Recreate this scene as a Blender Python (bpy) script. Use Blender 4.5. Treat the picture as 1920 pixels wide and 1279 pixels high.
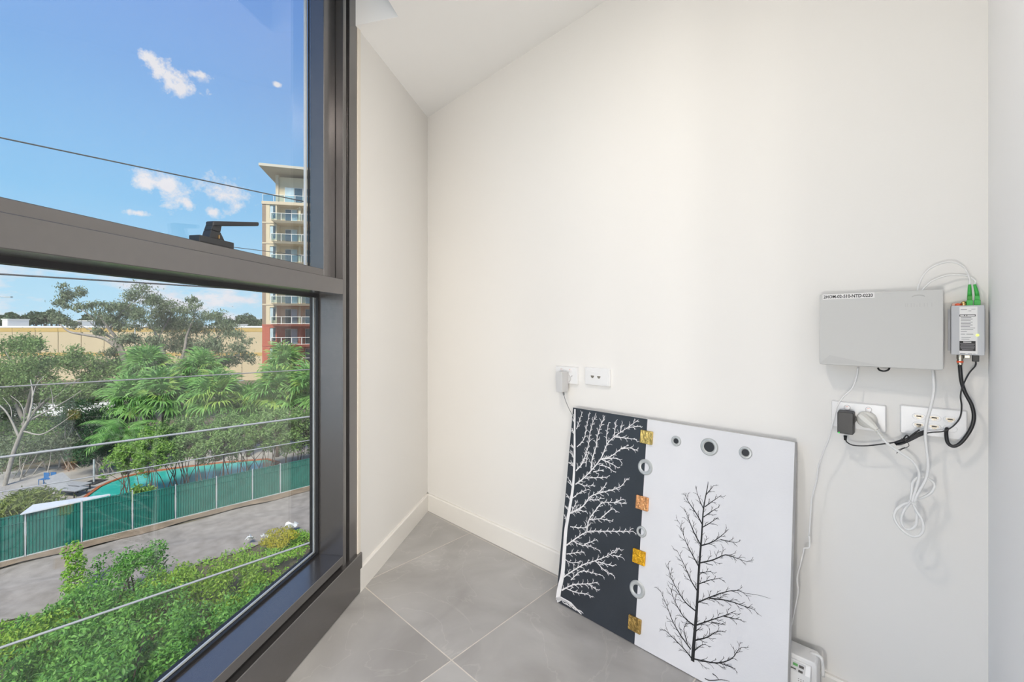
import bpy, bmesh, math, random
import numpy as np
from mathutils import Vector, Matrix, Euler

for _o in list(bpy.data.objects):
    bpy.data.objects.remove(_o)
SC = bpy.context.scene
COL = SC.collection
random.seed(7)

# ------------------------------------------------------------------ camera
CAM_H = 1.0765                 # eye height above the tiled floor
F_PX, HOR = 801.31, 612.4      # focal length and horizon row for a 1920x1279 frame
cam = bpy.data.cameras.new('camera')
cam.sensor_width = 36.0
cam.lens = 36.0 * F_PX / 1920.0
cam.shift_y = -(639.5 - HOR) / 1920.0
cam.clip_start = 0.02
cam.clip_end = 900
camo = bpy.data.objects.new('camera', cam)
camo.location = (0, 0, CAM_H)
camo.rotation_euler = (math.radians(90), 0, 0)
COL.objects.link(camo)
SC.camera = camo
vs = SC.view_settings
vs.view_transform = 'Standard'
vs.look = 'None'
vs.gamma = 1.0
vs.exposure = 0.0
vs.use_curve_mapping = False

# ------------------------------------------------------------------ room geometry constants
TB, TL_ = -0.8156, 0.1601
CORNER = np.array([-0.4982, 2.5212])
E_ = -np.array([math.sin(TB), math.cos(TB)])          # along the back wall, towards the right
N_ = -np.array([math.cos(TB), -math.sin(TB)])         # off the back wall, into the room
LD = -np.array([math.sin(TL_), math.cos(TL_)])        # along the window wall, towards the viewer
OD = np.array([LD[1], -LD[0]])                        # through the window, outwards
if OD[0] > 0: OD = -OD

def Wp(s, d, z):
    p = CORNER + E_ * s + N_ * d
    return (p[0], p[1], z)
def Lp(t, d, z):
    p = CORNER + LD * t + OD * d
    return (p[0], p[1], z)
def ceil_z(x, y):
    return 2.3104 + 0.0885 * (x - CORNER[0]) + 0.0170 * (y - CORNER[1])
def bw(px, py, d=0.0):
    """measured point on the plane d metres off the back wall -> (s, d, z)"""
    r = np.array([(px - 960) / F_PX, 1.0, (HOR - py) / F_PX])
    c0 = CORNER + d * N_
    P = r * ((c0 @ N_) / (r[:2] @ N_))
    return (float((P[:2] - c0) @ E_), d, float(P[2] + CAM_H))
def at(px, py, Y):
    return ((px - 960) / F_PX * Y, Y, CAM_H + (HOR - py) / F_PX * Y)
def gz(px, py, z):
    Y = F_PX * (CAM_H - z) / (py - HOR)
    return ((px - 960) / F_PX * Y, Y, z)

# ------------------------------------------------------------------ world: blue sky with fair-weather clouds
wd = bpy.data.worlds.new('sky')
SC.world = wd
wd.use_nodes = True
NT = wd.node_tree
NT.nodes.clear()
def wn(t, **kw):
    n = NT.nodes.new(t)
    for k, v in kw.items(): setattr(n, k, v)
    return n
def wmath(op, a, b=None, c=None, clamp=False):
    n = wn('ShaderNodeMath', operation=op, use_clamp=clamp)
    for i, v in enumerate((a, b, c)):
        if v is None: continue
        if isinstance(v, (int, float)): n.inputs[i].default_value = v
        else: NT.links.new(v, n.inputs[i])
    return n.outputs[0]
def wdot(v, vec):
    n = wn('ShaderNodeVectorMath', operation='DOT_PRODUCT')
    NT.links.new(v, n.inputs[0]); n.inputs[1].default_value = vec
    return n.outputs['Value']
tc = wn('ShaderNodeTexCoord')
DIRV = tc.outputs['Generated']
sep = wn('ShaderNodeSeparateXYZ'); NT.links.new(DIRV, sep.inputs[0])
EL = sep.outputs['Z']
ramp = wn('ShaderNodeValToRGB')
NT.links.new(EL, ramp.inputs[0])
cr = ramp.color_ramp
stops = [(0.0, (.54, .79, .96)), (0.06, (.46, .75, .96)), (0.22, (.265, .585, .93)), (0.42, (.225, .455, .87)),
         (0.60, (.19, .365, .84)), (1.0, (.12, .26, .70))]
cr.elements[0].position, cr.elements[0].color = stops[0][0], (*stops[0][1], 1)
cr.elements[1].position, cr.elements[1].color = stops[-1][0], (*stops[-1][1], 1)
for p, c in stops[1:-1]:
    el = cr.elements.new(p); el.color = (*c, 1)
def wnoise(scale, detail=6.0, rough=.6, zs=1.0):
    mp = wn('ShaderNodeMapping'); mp.inputs['Scale'].default_value = (1, 1, zs)
    NT.links.new(DIRV, mp.inputs['Vector'])
    n = wn('ShaderNodeTexNoise'); n.inputs['Scale'].default_value = scale
    n.inputs['Detail'].default_value = detail; n.inputs['Roughness'].default_value = rough
    NT.links.new(mp.outputs[0], n.inputs['Vector'])
    return n.outputs['Fac']
nz_fine = wnoise(13.0, 7.0, .62)
nz_wisp = wnoise(38.0, 8.0, .68)
def blob(px, py, rx, ry, amp=1.5, tilt=0.0):
    c = Vector(((px - 960) / F_PX, 1, (HOR - py) / F_PX)); L = c.length; c.normalize()
    r = c.cross(Vector((0, 0, 1))).normalized(); u = r.cross(c)
    r2 = r * math.cos(tilt) + u * math.sin(tilt); u2 = u * math.cos(tilt) - r * math.sin(tilt)
    kx, ky = F_PX * L / rx, F_PX * L / ry
    x = wdot(DIRV, r2 * kx); y = wdot(DIRV, u2 * ky)
    d = wmath('SQRT', wmath('ADD', wmath('MULTIPLY', x, x), wmath('MULTIPLY', y, y)))
    front = wmath('GREATER_THAN', wdot(DIRV, c), 0.3)
    pert = wmath('MULTIPLY_ADD', wmath('ADD', nz_fine, wmath('MULTIPLY', nz_wisp, .9)), amp * 2.0, -amp * 2.0 * .95)
    m = wmath('MULTIPLY', wmath('MULTIPLY', wmath('SUBTRACT', wmath('ADD', 1.0, pert), d), 1.5, clamp=True), front)
    return m
cl = None
for args in [(330, 146, 40, 22, 2.0, -.25), (372, 142, 22, 12, 1.6), (340, 166, 18, 14, 1.5), (520, 158, 8, 5, 1.2),
             (312, 350, 48, 22, 1.4, -.35), (348, 380, 30, 20, 1.4), (420, 365, 46, 36, 1.3), (398, 398, 20, 14, 1.4),
             (258, 400, 18, 7, 1.6)]:
    b = blob(*args)
    cl = b if cl is None else wmath('MAXIMUM', cl, b)
# low cloud bank that rings the horizon
bank = wnoise(7.5, 9.0, .60, 2.4)
lo = wmath('MULTIPLY', wmath('SUBTRACT', 0.135, EL), 14.0, clamp=True)
bk = wmath('MULTIPLY', wmath('MULTIPLY', wmath('SUBTRACT', bank, .485), 10.0, clamp=True), lo)
cl = wmath('MAXIMUM', cl, wmath('MULTIPLY', bk, .92))
shade = wn('ShaderNodeMix', data_type='RGBA')
NT.links.new(nz_fine, shade.inputs['Factor'])
shade.inputs['A'].default_value = (.76, .76, .86, 1); shade.inputs['B'].default_value = (.93, .91, .95, 1)
mix = wn('ShaderNodeMix', data_type='RGBA')
NT.links.new(cl, mix.inputs['Factor']); NT.links.new(ramp.outputs[0], mix.inputs['A']); NT.links.new(shade.outputs['Result'], mix.inputs['B'])
bg = wn('ShaderNodeBackground'); NT.links.new(mix.outputs['Result'], bg.inputs['Color'])
bg.inputs['Strength'].default_value = 1.0
wout = wn('ShaderNodeOutputWorld'); NT.links.new(bg.outputs[0], wout.inputs[0])

# ------------------------------------------------------------------ sun, high behind the building
sun = bpy.data.lights.new('sun', 'SUN')
sun.energy = 5.7
sun.angle = math.radians(14)
sun.color = (1.0, .92, .78)
suno = bpy.data.objects.new('sun', sun)
suno.rotation_euler = Vector((-0.14, 0.72, -0.80)).to_track_quat('-Z', 'Y').to_euler()
COL.objects.link(suno)

# ------------------------------------------------------------------ materials (all procedural)
MATS = {}
def mat(name, col, rough=.5, metal=0.0, spec=.5, var=.06, scale=8.0, bump=0.0, bscale=None, emit=None, estr=0.0,
        trans=0.0, island=0.0, coat=0.0, col2=None):
    if name in MATS: return MATS[name]
    m = bpy.data.materials.new(name); m.use_nodes = True
    nt = m.node_tree; b = nt.nodes['Principled BSDF']
    b.inputs['Roughness'].default_value = rough; b.inputs['Metallic'].default_value = metal
    b.inputs['Specular IOR Level'].default_value = spec
    if coat: b.inputs['Coat Weight'].default_value = coat; b.inputs['Coat Roughness'].default_value = .15
    t = nt.nodes.new('ShaderNodeTexCoord')
    nz = nt.nodes.new('ShaderNodeTexNoise'); nz.inputs['Scale'].default_value = scale; nz.inputs['Detail'].default_value = 5
    nt.links.new(t.outputs['Object'], nz.inputs['Vector'])
    r = nt.nodes.new('ShaderNodeValToRGB')
    c = Vector(col); c2 = Vector(col2) if col2 else c * (1 + var)
    r.color_ramp.elements[0].position = .3; r.color_ramp.elements[1].position = .7
    r.color_ramp.elements[0].color = (*(c * (1 - var)), 1); r.color_ramp.elements[1].color = (*c2, 1)
    if island > 0:
        g = nt.nodes.new('ShaderNodeNewGeometry')
        mx = nt.nodes.new('ShaderNodeMath'); mx.operation = 'MULTIPLY_ADD'
        nt.links.new(g.outputs['Random Per Island'], mx.inputs[0]); mx.inputs[1].default_value = island
        ad = nt.nodes.new('ShaderNodeMath'); ad.operation = 'MULTIPLY'; ad.inputs[1].default_value = 1 - island
        nt.links.new(nz.outputs['Fac'], ad.inputs[0]); nt.links.new(ad.outputs[0], mx.inputs[2])
        nt.links.new(mx.outputs[0], r.inputs[0])
        r.color_ramp.elements[0].position = .05; r.color_ramp.elements[1].position = .95
    else:
        nt.links.new(nz.outputs['Fac'], r.inputs[0])
    nt.links.new(r.outputs[0], b.inputs['Base Color'])
    if bump:
        n2 = nt.nodes.new('ShaderNodeTexNoise'); n2.inputs['Scale'].default_value = bscale or scale * 4; n2.inputs['Detail'].default_value = 4
        nt.links.new(t.outputs['Object'], n2.inputs['Vector'])
        bp = nt.nodes.new('ShaderNodeBump'); bp.inputs['Strength'].default_value = bump; bp.inputs['Distance'].default_value = .01
        nt.links.new(n2.outputs['Fac'], bp.inputs['Height']); nt.links.new(bp.outputs[0], b.inputs['Normal'])
    if emit:
        b.inputs['Emission Color'].default_value = (*emit, 1); b.inputs['Emission Strength'].default_value = estr
    if trans:
        tr = nt.nodes.new('ShaderNodeBsdfTranslucent'); nt.links.new(r.outputs[0], tr.inputs['Color'])
        ms = nt.nodes.new('ShaderNodeMixShader'); ms.inputs[0].default_value = trans
        out = nt.nodes['Material Output']
        nt.links.new(b.outputs[0], ms.inputs[1]); nt.links.new(tr.outputs[0], ms.inputs[2]); nt.links.new(ms.outputs[0], out.inputs[0])
    MATS[name] = m
    return m
def glass_mat(name, tint=(1, 1, 1), refl=1.7, rough=0.0):
    m = bpy.data.materials.new(name); m.use_nodes = True
    nt = m.node_tree; nt.nodes.clear()
    out = nt.nodes.new('ShaderNodeOutputMaterial')
    tr = nt.nodes.new('ShaderNodeBsdfTransparent'); tr.inputs[0].default_value = (*tint, 1)
    gl = nt.nodes.new('ShaderNodeBsdfGlossy'); gl.inputs['Roughness'].default_value = rough
    fr = nt.nodes.new('ShaderNodeFresnel')
    ge = nt.nodes.new('ShaderNodeNewGeometry')       # same reflectance on both faces of the thin sheet
    io = nt.nodes.new('ShaderNodeMath'); io.operation = 'MULTIPLY_ADD'; io.inputs[1].default_value = 1 / 1.5 - 1.5; io.inputs[2].default_value = 1.5
    nt.links.new(ge.outputs['Backfacing'], io.inputs[0]); nt.links.new(io.outputs[0], fr.inputs['IOR'])
    mu = nt.nodes.new('ShaderNodeMath'); mu.operation = 'MULTIPLY'; mu.use_clamp = True; mu.inputs[1].default_value = refl
    nt.links.new(fr.outputs[0], mu.inputs[0])
    ms = nt.nodes.new('ShaderNodeMixShader')
    nt.links.new(mu.outputs[0], ms.inputs[0]); nt.links.new(tr.outputs[0], ms.inputs[1]); nt.links.new(gl.outputs[0], ms.inputs[2])
    nt.links.new(ms.outputs[0], out.inputs[0])
    MATS[name] = m
    return m
def tile_mat():
    m = bpy.data.materials.new('grey stone floor tile'); m.use_nodes = True
    nt = m.node_tree; b = nt.nodes['Principled BSDF']
    t = nt.nodes.new('ShaderNodeTexCoord'); oi = nt.nodes.new('ShaderNodeObjectInfo')
    mul = nt.nodes.new('ShaderNodeVectorMath'); mul.operation = 'SCALE'; mul.inputs[0].default_value = (7.3, 3.1, 5.7)
    nt.links.new(oi.outputs['Random'], mul.inputs['Scale'])
    add = nt.nodes.new('ShaderNodeVectorMath'); nt.links.new(t.outputs['Object'], add.inputs[0]); nt.links.new(mul.outputs[0], add.inputs[1])
    n1 = nt.nodes.new('ShaderNodeTexNoise'); n1.inputs['Scale'].default_value = 3.2; n1.inputs['Detail'].default_value = 8; n1.inputs['Distortion'].default_value = .8
    n2 = nt.nodes.new('ShaderNodeTexNoise'); n2.inputs['Scale'].default_value = 1.6; n2.inputs['Detail'].default_value = 9; n2.inputs['Distortion'].default_value = 2.2
    n3 = nt.nodes.new('ShaderNodeTexNoise'); n3.inputs['Scale'].default_value = 60; n3.inputs['Detail'].default_value = 3
    for n in (n1, n2, n3): nt.links.new(add.outputs[0], n.inputs['Vector'])
    r = nt.nodes.new('ShaderNodeValToRGB'); nt.links.new(n1.outputs['Fac'], r.inputs[0])
    e = r.color_ramp.elements
    e[0].position = .28; e[0].color = (.300, .290, .278, 1); e[1].position = .75; e[1].color = (.475, .468, .458, 1)
    # pale veins along a level line of the second noise
    sb = nt.nodes.new('ShaderNodeMath'); sb.operation = 'SUBTRACT'; sb.inputs[1].default_value = .5; nt.links.new(n2.outputs['Fac'], sb.inputs[0])
    ab = nt.nodes.new('ShaderNodeMath'); ab.operation = 'ABSOLUTE'; nt.links.new(sb.outputs[0], ab.inputs[0])
    vr = nt.nodes.new('ShaderNodeValToRGB'); nt.links.new(ab.outputs[0], vr.inputs[0])
    vr.color_ramp.elements[0].position = 0; vr.color_ramp.elements[0].color = (.40, .40, .40, 1)
    vr.color_ramp.elements[1].position = .008; vr.color_ramp.elements[1].color = (0, 0, 0, 1)
    gt = nt.nodes.new('ShaderNodeMath'); gt.operation = 'MULTIPLY'; nt.links.new(vr.outputs[0], gt.inputs[0]); nt.links.new(n1.outputs['Fac'], gt.inputs[1])
    mx = nt.nodes.new('ShaderNodeMix'); mx.data_type = 'RGBA'; nt.links.new(gt.outputs[0], mx.inputs['Factor'])
    nt.links.new(r.outputs[0], mx.inputs['A']); mx.inputs['B'].default_value = (.62, .60, .57, 1)
    nt.links.new(mx.outputs['Result'], b.inputs['Base Color'])
    b.inputs['Roughness'].default_value = .42; b.inputs['Specular IOR Level'].default_value = .45
    bp = nt.nodes.new('ShaderNodeBump'); bp.inputs['Strength'].default_value = .06; bp.inputs['Distance'].default_value = .004
    nt.links.new(n3.outputs['Fac'], bp.inputs['Height']); nt.links.new(bp.outputs[0], b.inputs['Normal'])
    MATS['tile'] = m
    return m

M_wall = mat('warm white wall paint', (.805, .79, .762), .7, spec=.25, var=.008, scale=1.5, bump=.02, bscale=220)
M_ceil = mat('white ceiling paint', (.88, .875, .86), .8, spec=.2, var=.008, scale=1.5)
M_skirt = mat('white gloss skirting', (.80, .78, .74), .35, spec=.4, var=.01, scale=3)
M_grout = mat('pale beige grout', (.62, .58, .52), .85, var=.08, scale=30)
M_tile = tile_mat()
M_frame = mat('dark bronze powdercoat', (.175, .168, .168), .27, spec=.6, var=.03, scale=60, metal=.8, coat=.6)
M_gask = mat('black rubber gasket', (.012, .012, .014), .5, var=.1)
M_alu = mat('aluminium spacer with sky glint', (.90, .91, .92), .35, spec=.6, var=.02)  # near-white base colour stands in for sky reflected on the bar
M_glass = glass_mat('window glass', (.985, .995, .99), 1.25)
M_bead = mat('cream plaster bead', (.78, .72, .63), .6, var=.02)
M_handle = mat('black satin window handle', (.018, .020, .024), .38, spec=.6, var=.1)
M_wplas = mat('white switch plastic', (.80, .80, .80), .3, spec=.5, var=.01)
M_wplas2 = mat('cream white plug plastic', (.74, .73, .68), .35, spec=.5, var=.02)
M_bplas = mat('black charger plastic', (.012, .012, .013), .4, spec=.5, var=.1)
M_gplas = mat('pale grey charger plastic', (.60, .60, .60), .4, var=.02)
M_box = mat('light grey enclosure plastic', (.56, .56, .545), .45, spec=.4, var=.012, scale=3)
M_boxe = mat('embossed grey plastic', (.52, .52, .508), .5, spec=.35, var=.012, scale=3)
M_silver = mat('brushed silver alloy', (.52, .53, .55), .5, metal=.15, spec=.5, var=.03)
M_paper = mat('white sticker paper', (.82, .81, .80), .6, var=.01)
M_ink = mat('black ink', (.02, .02, .02), .6, var=.1)
M_inkg = mat('grey ink', (.25, .24, .25), .6, var=.1)
M_green = mat('green connector plastic', (.05, .42, .07), .35, var=.06)
M_greend = mat('dark green connector plastic', (.04, .30, .03), .35, var=.06)
M_brass = mat('brass connector', (.62, .40, .18), .25, metal=1.0, var=.1)
M_nickel = mat('nickel connector', (.55, .50, .42), .25, metal=1.0, var=.08)
M_red = mat('orange red rubber cap', (.75, .12, .05), .4, var=.05)
M_pink = mat('pale pink plastic', (.75, .48, .40), .4, var=.05)
M_led = mat('lit yellow green diode', (.6, .9, .1), .4, emit=(.62, .95, .12), estr=1.6)
M_ledg = mat('lit green diode', (.02, .6, .05), .4, emit=(.02, .8, .08), estr=.9)
M_wcab = mat('white cable sheath', (.80, .80, .79), .4, var=.01)
M_bcab = mat('black cable sheath', (.012, .012, .014), .38, var=.1)
M_gcab = mat('grey cable sheath', (.22, .22, .23), .5, var=.05)
M_port = mat('dark socket cavity', (.05, .045, .04), .5, var=.1)
M_contact = mat('worn metal socket', (.33, .30, .25), .35, metal=.6, var=.1)
M_switch = mat('rocker switch plastic', (.78, .76, .76), .25, var=.01)
M_smark = mat('faint red switch mark', (.85, .35, .25), .4, var=.02)
M_cdark = mat('dark slate canvas paint', (.028, .034, .043), .42, spec=.5, var=.16, scale=5, bump=.06, bscale=160)
M_cwhite = mat('white canvas paint', (.68, .685, .71), .5, var=.025, scale=6, bump=.04, bscale=200)
M_cside = mat('canvas side grey', (.50, .50, .50), .6, var=.08, scale=12)
M_pw = mat('raised white paint', (.84, .83, .83), .45, var=.03, scale=40)
M_pb = mat('raised black paint', (.014, .014, .016), .4, var=.1, scale=40)
M_ring = mat('silver painted ring', (.50, .52, .52), .42, metal=.35, var=.07, scale=50)
M_ringblk = mat('black inlay', (.016, .017, .02), .4, var=.1)
M_gold = mat('pale gold foil glass', (.62, .46, .15), .28, metal=.75, var=.35, scale=70, bump=.5, bscale=120)
M_copper = mat('copper foil glass', (.80, .38, .16), .28, metal=.7, var=.25, scale=70, bump=.5, bscale=120)
M_amber = mat('amber foil glass', (.80, .42, .02), .25, metal=.6, var=.35, scale=70, bump=.5, bscale=120)
M_bronze = mat('antique gold foil glass', (.42, .27, .08), .3, metal=.75, var=.4, scale=70, bump=.5, bscale=120)

# ------------------------------------------------------------------ mesh helpers
class MB:
    def __init__(self): self.v = []; self.f = []
    def add(self, vs_, fs):
        o = len(self.v); self.v.extend([tuple(float(c) for c in p) for p in vs_]); self.f.extend([tuple(i + o for i in f) for f in fs]); return self
    def box(self, F, a0, a1, b0, b1, c0, c1):
        return self.add([F(a, b, c) for c in (c0, c1) for b in (b0, b1) for a in (a0, a1)],
                 [(0, 2, 3, 1), (4, 5, 7, 6), (0, 1, 5, 4), (2, 6, 7, 3), (0, 4, 6, 2), (1, 3, 7, 5)])
    def prism(self, bot, top):
        n = len(bot)
        return self.add(list(bot) + list(top), [tuple(range(n))[::-1], tuple(range(n, 2 * n))] + [(i, (i + 1) % n, n + (i + 1) % n, n + i) for i in range(n)])
    def tube(self, pts, r, seg=8, caps=True):
        P = [Vector(p) for p in pts]; n = len(P)
        R = r if isinstance(r, (list, tuple)) else [r] * n
        T = [(P[min(i + 1, n - 1)] - P[max(i - 1, 0)]).normalized() for i in range(n)]
        up = Vector((0, 0, 1)) if abs(T[0].z) < .9 else Vector((1, 0, 0))
        X = T[0].cross(up).normalized(); vs_ = []
        for i in range(n):
            X = (X - T[i] * X.dot(T[i]))
            if X.length < 1e-6: X = T[i].orthogonal()
            X.normalize(); Y = T[i].cross(X)
            for k in range(seg):
                a = 2 * math.pi * k / seg
                vs_.append(P[i] + (X * math.cos(a) + Y * math.sin(a)) * R[i])
        fs = [(i * seg + k, i * seg + (k + 1) % seg, (i + 1) * seg + (k + 1) % seg, (i + 1) * seg + k) for i in range(n - 1) for k in range(seg)]
        if caps: fs += [tuple(range(seg))[::-1], tuple(range((n - 1) * seg, n * seg))]
        return self.add(vs_, fs)
    def lathe(self, org, axis, prof, seg=24):
        """prof: list of (distance along axis, radius)"""
        ax = Vector(axis).normalized(); X = ax.orthogonal().normalized(); Y = ax.cross(X); o = Vector(org)
        vs_ = [o + ax * h + (X * math.cos(2 * math.pi * k / seg) + Y * math.sin(2 * math.pi * k / seg)) * r for h, r in prof for k in range(seg)]
        n = len(prof)
        fs = [(i * seg + k, i * seg + (k + 1) % seg, (i + 1) * seg + (k + 1) % seg, (i + 1) * seg + k) for i in range(n - 1) for k in range(seg)]
        fs += [tuple(range(seg))[::-1], tuple(range((n - 1) * seg, n * seg))]
        return self.add(vs_, fs)
def catmull(pts, n=6):
    P = [Vector(p) for p in pts]; P = [P[0] * 2 - P[1]] + P + [P[-1] * 2 - P[-2]]; out = []
    for i in range(1, len(P) - 2):
        for k in range(n):
            t = k / n
            out.append(.5 * ((2 * P[i]) + (P[i + 1] - P[i - 1]) * t + (2 * P[i - 1] - 5 * P[i] + 4 * P[i + 1] - P[i + 2]) * t * t + (3 * P[i] - P[i - 1] - 3 * P[i + 1] + P[i + 2]) * t ** 3))
    out.append(P[-2]); return out
def org_of(o):
    v = Vector((0, 0, 0))
    while o is not None: v += o.location; o = o.parent
    return v
def build(name, mb, m, parent=None, smooth=False, bevel=0, seg=2, recalc=True, origin=None, local=False):
    me = bpy.data.meshes.new(name)
    V = np.array(mb.v, float)
    if parent is not None:
        off = np.zeros(3) if local else np.array(org_of(parent)); loc = (0, 0, 0)
    else:
        if origin is None: off = np.array([(V[:, 0].min() + V[:, 0].max()) / 2, (V[:, 1].min() + V[:, 1].max()) / 2, V[:, 2].min()])
        else: off = np.array(origin, float)
        loc = tuple(off)
    me.from_pydata((V - off).tolist(), [], mb.f)
    if recalc or bevel:
        b = bmesh.new(); b.from_mesh(me)
        if recalc: bmesh.ops.recalc_face_normals(b, faces=b.faces)
        if bevel:
            ed = [e for e in b.edges if len(e.link_faces) == 2 and e.calc_face_angle(0) > .5]
            bmesh.ops.bevel(b, geom=ed, offset=bevel, segments=seg, affect='EDGES', profile=.5, clamp_overlap=True)
        b.to_mesh(me); b.free()
    me.materials.append(m)
    if smooth:
        me.polygons.foreach_set('use_smooth', [True] * len(me.polygons))
        if smooth != 'all':
            try: me.set_sharp_from_angle(angle=.7)
            except Exception: pass
    o = bpy.data.objects.new(name, me); COL.objects.link(o); o.location = loc; o.parent = parent
    return o
def tag(o, label=None, cat=None, group=None, kind=None):
    if label: o['label'] = label
    if cat: o['category'] = cat
    if group: o['group'] = group
    if kind: o['kind'] = kind
    return o
def thing(name, label, cat, loc, group=None, rz=0.0):
    o = bpy.data.objects.new(name, None); COL.objects.link(o); o.location = loc; o.rotation_euler = (0, 0, rz)
    o.empty_display_size = .1
    return tag(o, label, cat, group)
def copy_tree(o, parent=None):
    c = o.copy(); COL.objects.link(c)
    if parent is not None: c.parent = parent
    for ch in list(o.children): copy_tree(ch, c)
    return c
def text_mb(s, size, F, bold=0.0):
    """text mapped by F(x, y, depth)"""
    cu = bpy.data.curves.new('lettering', 'FONT'); cu.body = s; cu.size = size; cu.extrude = .0002; cu.offset = bold; cu.resolution_u = 3
    ob = bpy.data.objects.new('lettering', cu); COL.objects.link(ob)
    bpy.context.view_layer.update()
    me = bpy.data.meshes.new_from_object(ob.evaluated_get(bpy.context.evaluated_depsgraph_get()))
    mb = MB(); w = max(v.co.x for v in me.vertices)
    mb.add([F(v.co.x, v.co.y, v.co.z) for v in me.vertices], [tuple(p.vertices) for p in me.polygons])
    bpy.data.objects.remove(ob); bpy.data.curves.remove(cu); bpy.data.meshes.remove(me)
    return mb, w
def clip_poly(poly, a, b, c):
    """keep the side a*x+b*y<=c of a 2-D polygon"""
    out = []
    for i in range(len(poly)):
        p, q = poly[i], poly[(i + 1) % len(poly)]
        dp, dq = a * p[0] + b * p[1] - c, a * q[0] + b * q[1] - c
        if dp <= 0: out.append(p)
        if dp * dq < 0:
            t = dp / (dp - dq); out.append((p[0] + (q[0] - p[0]) * t, p[1] + (q[1] - p[1]) * t))
    return out

# ================================================================== THE ROOM
S_R = 2.2171                    # where the right partition meets the back wall
S_MAX, U_MAX = 5.6, 5.0         # the rest of the room behind the viewer
kc, ks = float(LD @ N_), float(LD @ E_)     # the window wall runs along (ks, kc) in (s, u)
T_END = U_MAX / kc
room = [(0, 0), (S_MAX, 0), (S_MAX, U_MAX), (ks * T_END, U_MAX)]
def S2(s, u): p = CORNER + E_ * s + N_ * u; return (float(p[0]), float(p[1]))

# floor: grout bed with separate tiles
fb = MB(); pts = [S2(*p) for p in room]
fb.prism([(x, y, -.12) for x, y in pts], [(x, y, -.0004) for x, y in pts])
floor = tag(build('floor', fb, M_grout, origin=(0, 0, 0)), 'grey stone tiled floor with pale grout lines', kind='structure')
T0S, T0U, TS, GAP = .4037, .624, .6, .0021
for i in range(-1, 10):
    for j in range(-2, 9):
        s0, s1, u0, u1 = T0S + i * TS, T0S + (i + 1) * TS, T0U + j * TS, T0U + (j + 1) * TS
        p = [(s0 + GAP, u0 + GAP), (s1 - GAP, u0 + GAP), (s1 - GAP, u1 - GAP), (s0 + GAP, u1 - GAP)]
        p = clip_poly(p, -1, 0, 0); p = clip_poly(p, 0, -1, 0) if p else p
        p = clip_poly(p, 1, 0, S_MAX) if p else p; p = clip_poly(p, 0, 1, U_MAX) if p else p
        p = clip_poly(p, -kc, ks, 0) if p else p
        if len(p) < 3: continue
        w = [S2(*q) for q in p]; mb = MB()
        mb.prism([(x, y, -.008) for x, y in w], [(x, y, 0) for x, y in w])
        build('floor_tile', mb, M_tile, floor)

# ceiling: gently sloping sheet with a blind recess along the window
PW, PT0, PT1 = .182, .815, 3.25
def TW(t, w): p = CORNER + LD * t - OD * w; return (float(p[0]), float(p[1]))
def to_tw(x, y): v = np.array([x, y]) - CORNER; return (float(v @ LD), float(-(v @ OD)))
rw = [to_tw(*S2(*p)) for p in room]
cb = MB()
def cprism(poly, z0=None):
    w = [TW(*q) for q in poly]
    cb.prism([(x, y, ceil_z(x, y) if z0 is None else z0) for x, y in w], [(x, y, 3.0) for x, y in w])
cprism(clip_poly(rw, 0, -1, -PW))
strip = clip_poly(clip_poly(rw, 0, 1, PW), 0, -1, 0)
cprism(clip_poly(strip, 1, 0, PT0)); cprism(clip_poly(strip, -1, 0, -PT1))
cprism([(PT0, 0), (PT1, 0), (PT1, PW), (PT0, PW)], 2.76)
ceiling = tag(build('ceiling', cb, M_ceil, origin=(0, 0, 2.3)), 'white sloping ceiling with a recess by the window', kind='structure')

def wallbox(name, F, a0, a1, b0, b1, z0, z1, label):
    mb = MB(); mb.box(F, a0, a1, b0, b1, z0, z1)
    return tag(build(name, mb, M_wall), label, kind='structure')
wallbox('wall_back', Wp, -.25, S_MAX + .15, -.15, 0, -.12, 3.0, 'long cream white wall carrying the sockets and boxes')
WT0, WT1 = .795, 3.25
mb = MB(); mb.box(Lp, -.10, WT0, 0, .16, -.12, 3.0)
tag(build('wall_left', mb, M_wall), 'short cream white wall between window and corner', kind='structure')
mb = MB(); mb.box(Lp, WT1, 3.6, 0, .16, -.12, 3.0); mb.box(Lp, 5.6, T_END + .3, 0, .16, -.12, 3.0); mb.box(Lp, 3.6, 5.6, 0, .16, 2.35, 3.0); mb.box(Lp, 3.6, 5.6, 0, .16, -.12, .2); mb.box(Lp, WT0, WT1, 0, .16, 2.74, 3.0); mb.box(Lp, WT0, WT1, .02, .16, -.12, 0)
tag(build('wall_window', mb, M_wall), 'cream wall around the tall window', kind='structure')
wallbox('wall_right', Wp, S_R, S_R + .12, 0, .90, -.12, 3.0, 'white partition wall at the right edge').data.materials[0] = mat('window-lit wall paint', (.89, .89, .895), .6, spec=.3, var=.006, scale=1.5)  # paint whiter than the other walls, standing in for window light
wallbox('wall_side', Wp, S_MAX, S_MAX + .15, 0, U_MAX, -.12, 3.0, 'plain white wall of the room behind the viewer')
wallbox('wall_rear', Wp, ks * T_END - .3, S_MAX + .15, U_MAX, U_MAX + .15, -.12, 3.0, 'plain white rear wall of the room')

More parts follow.
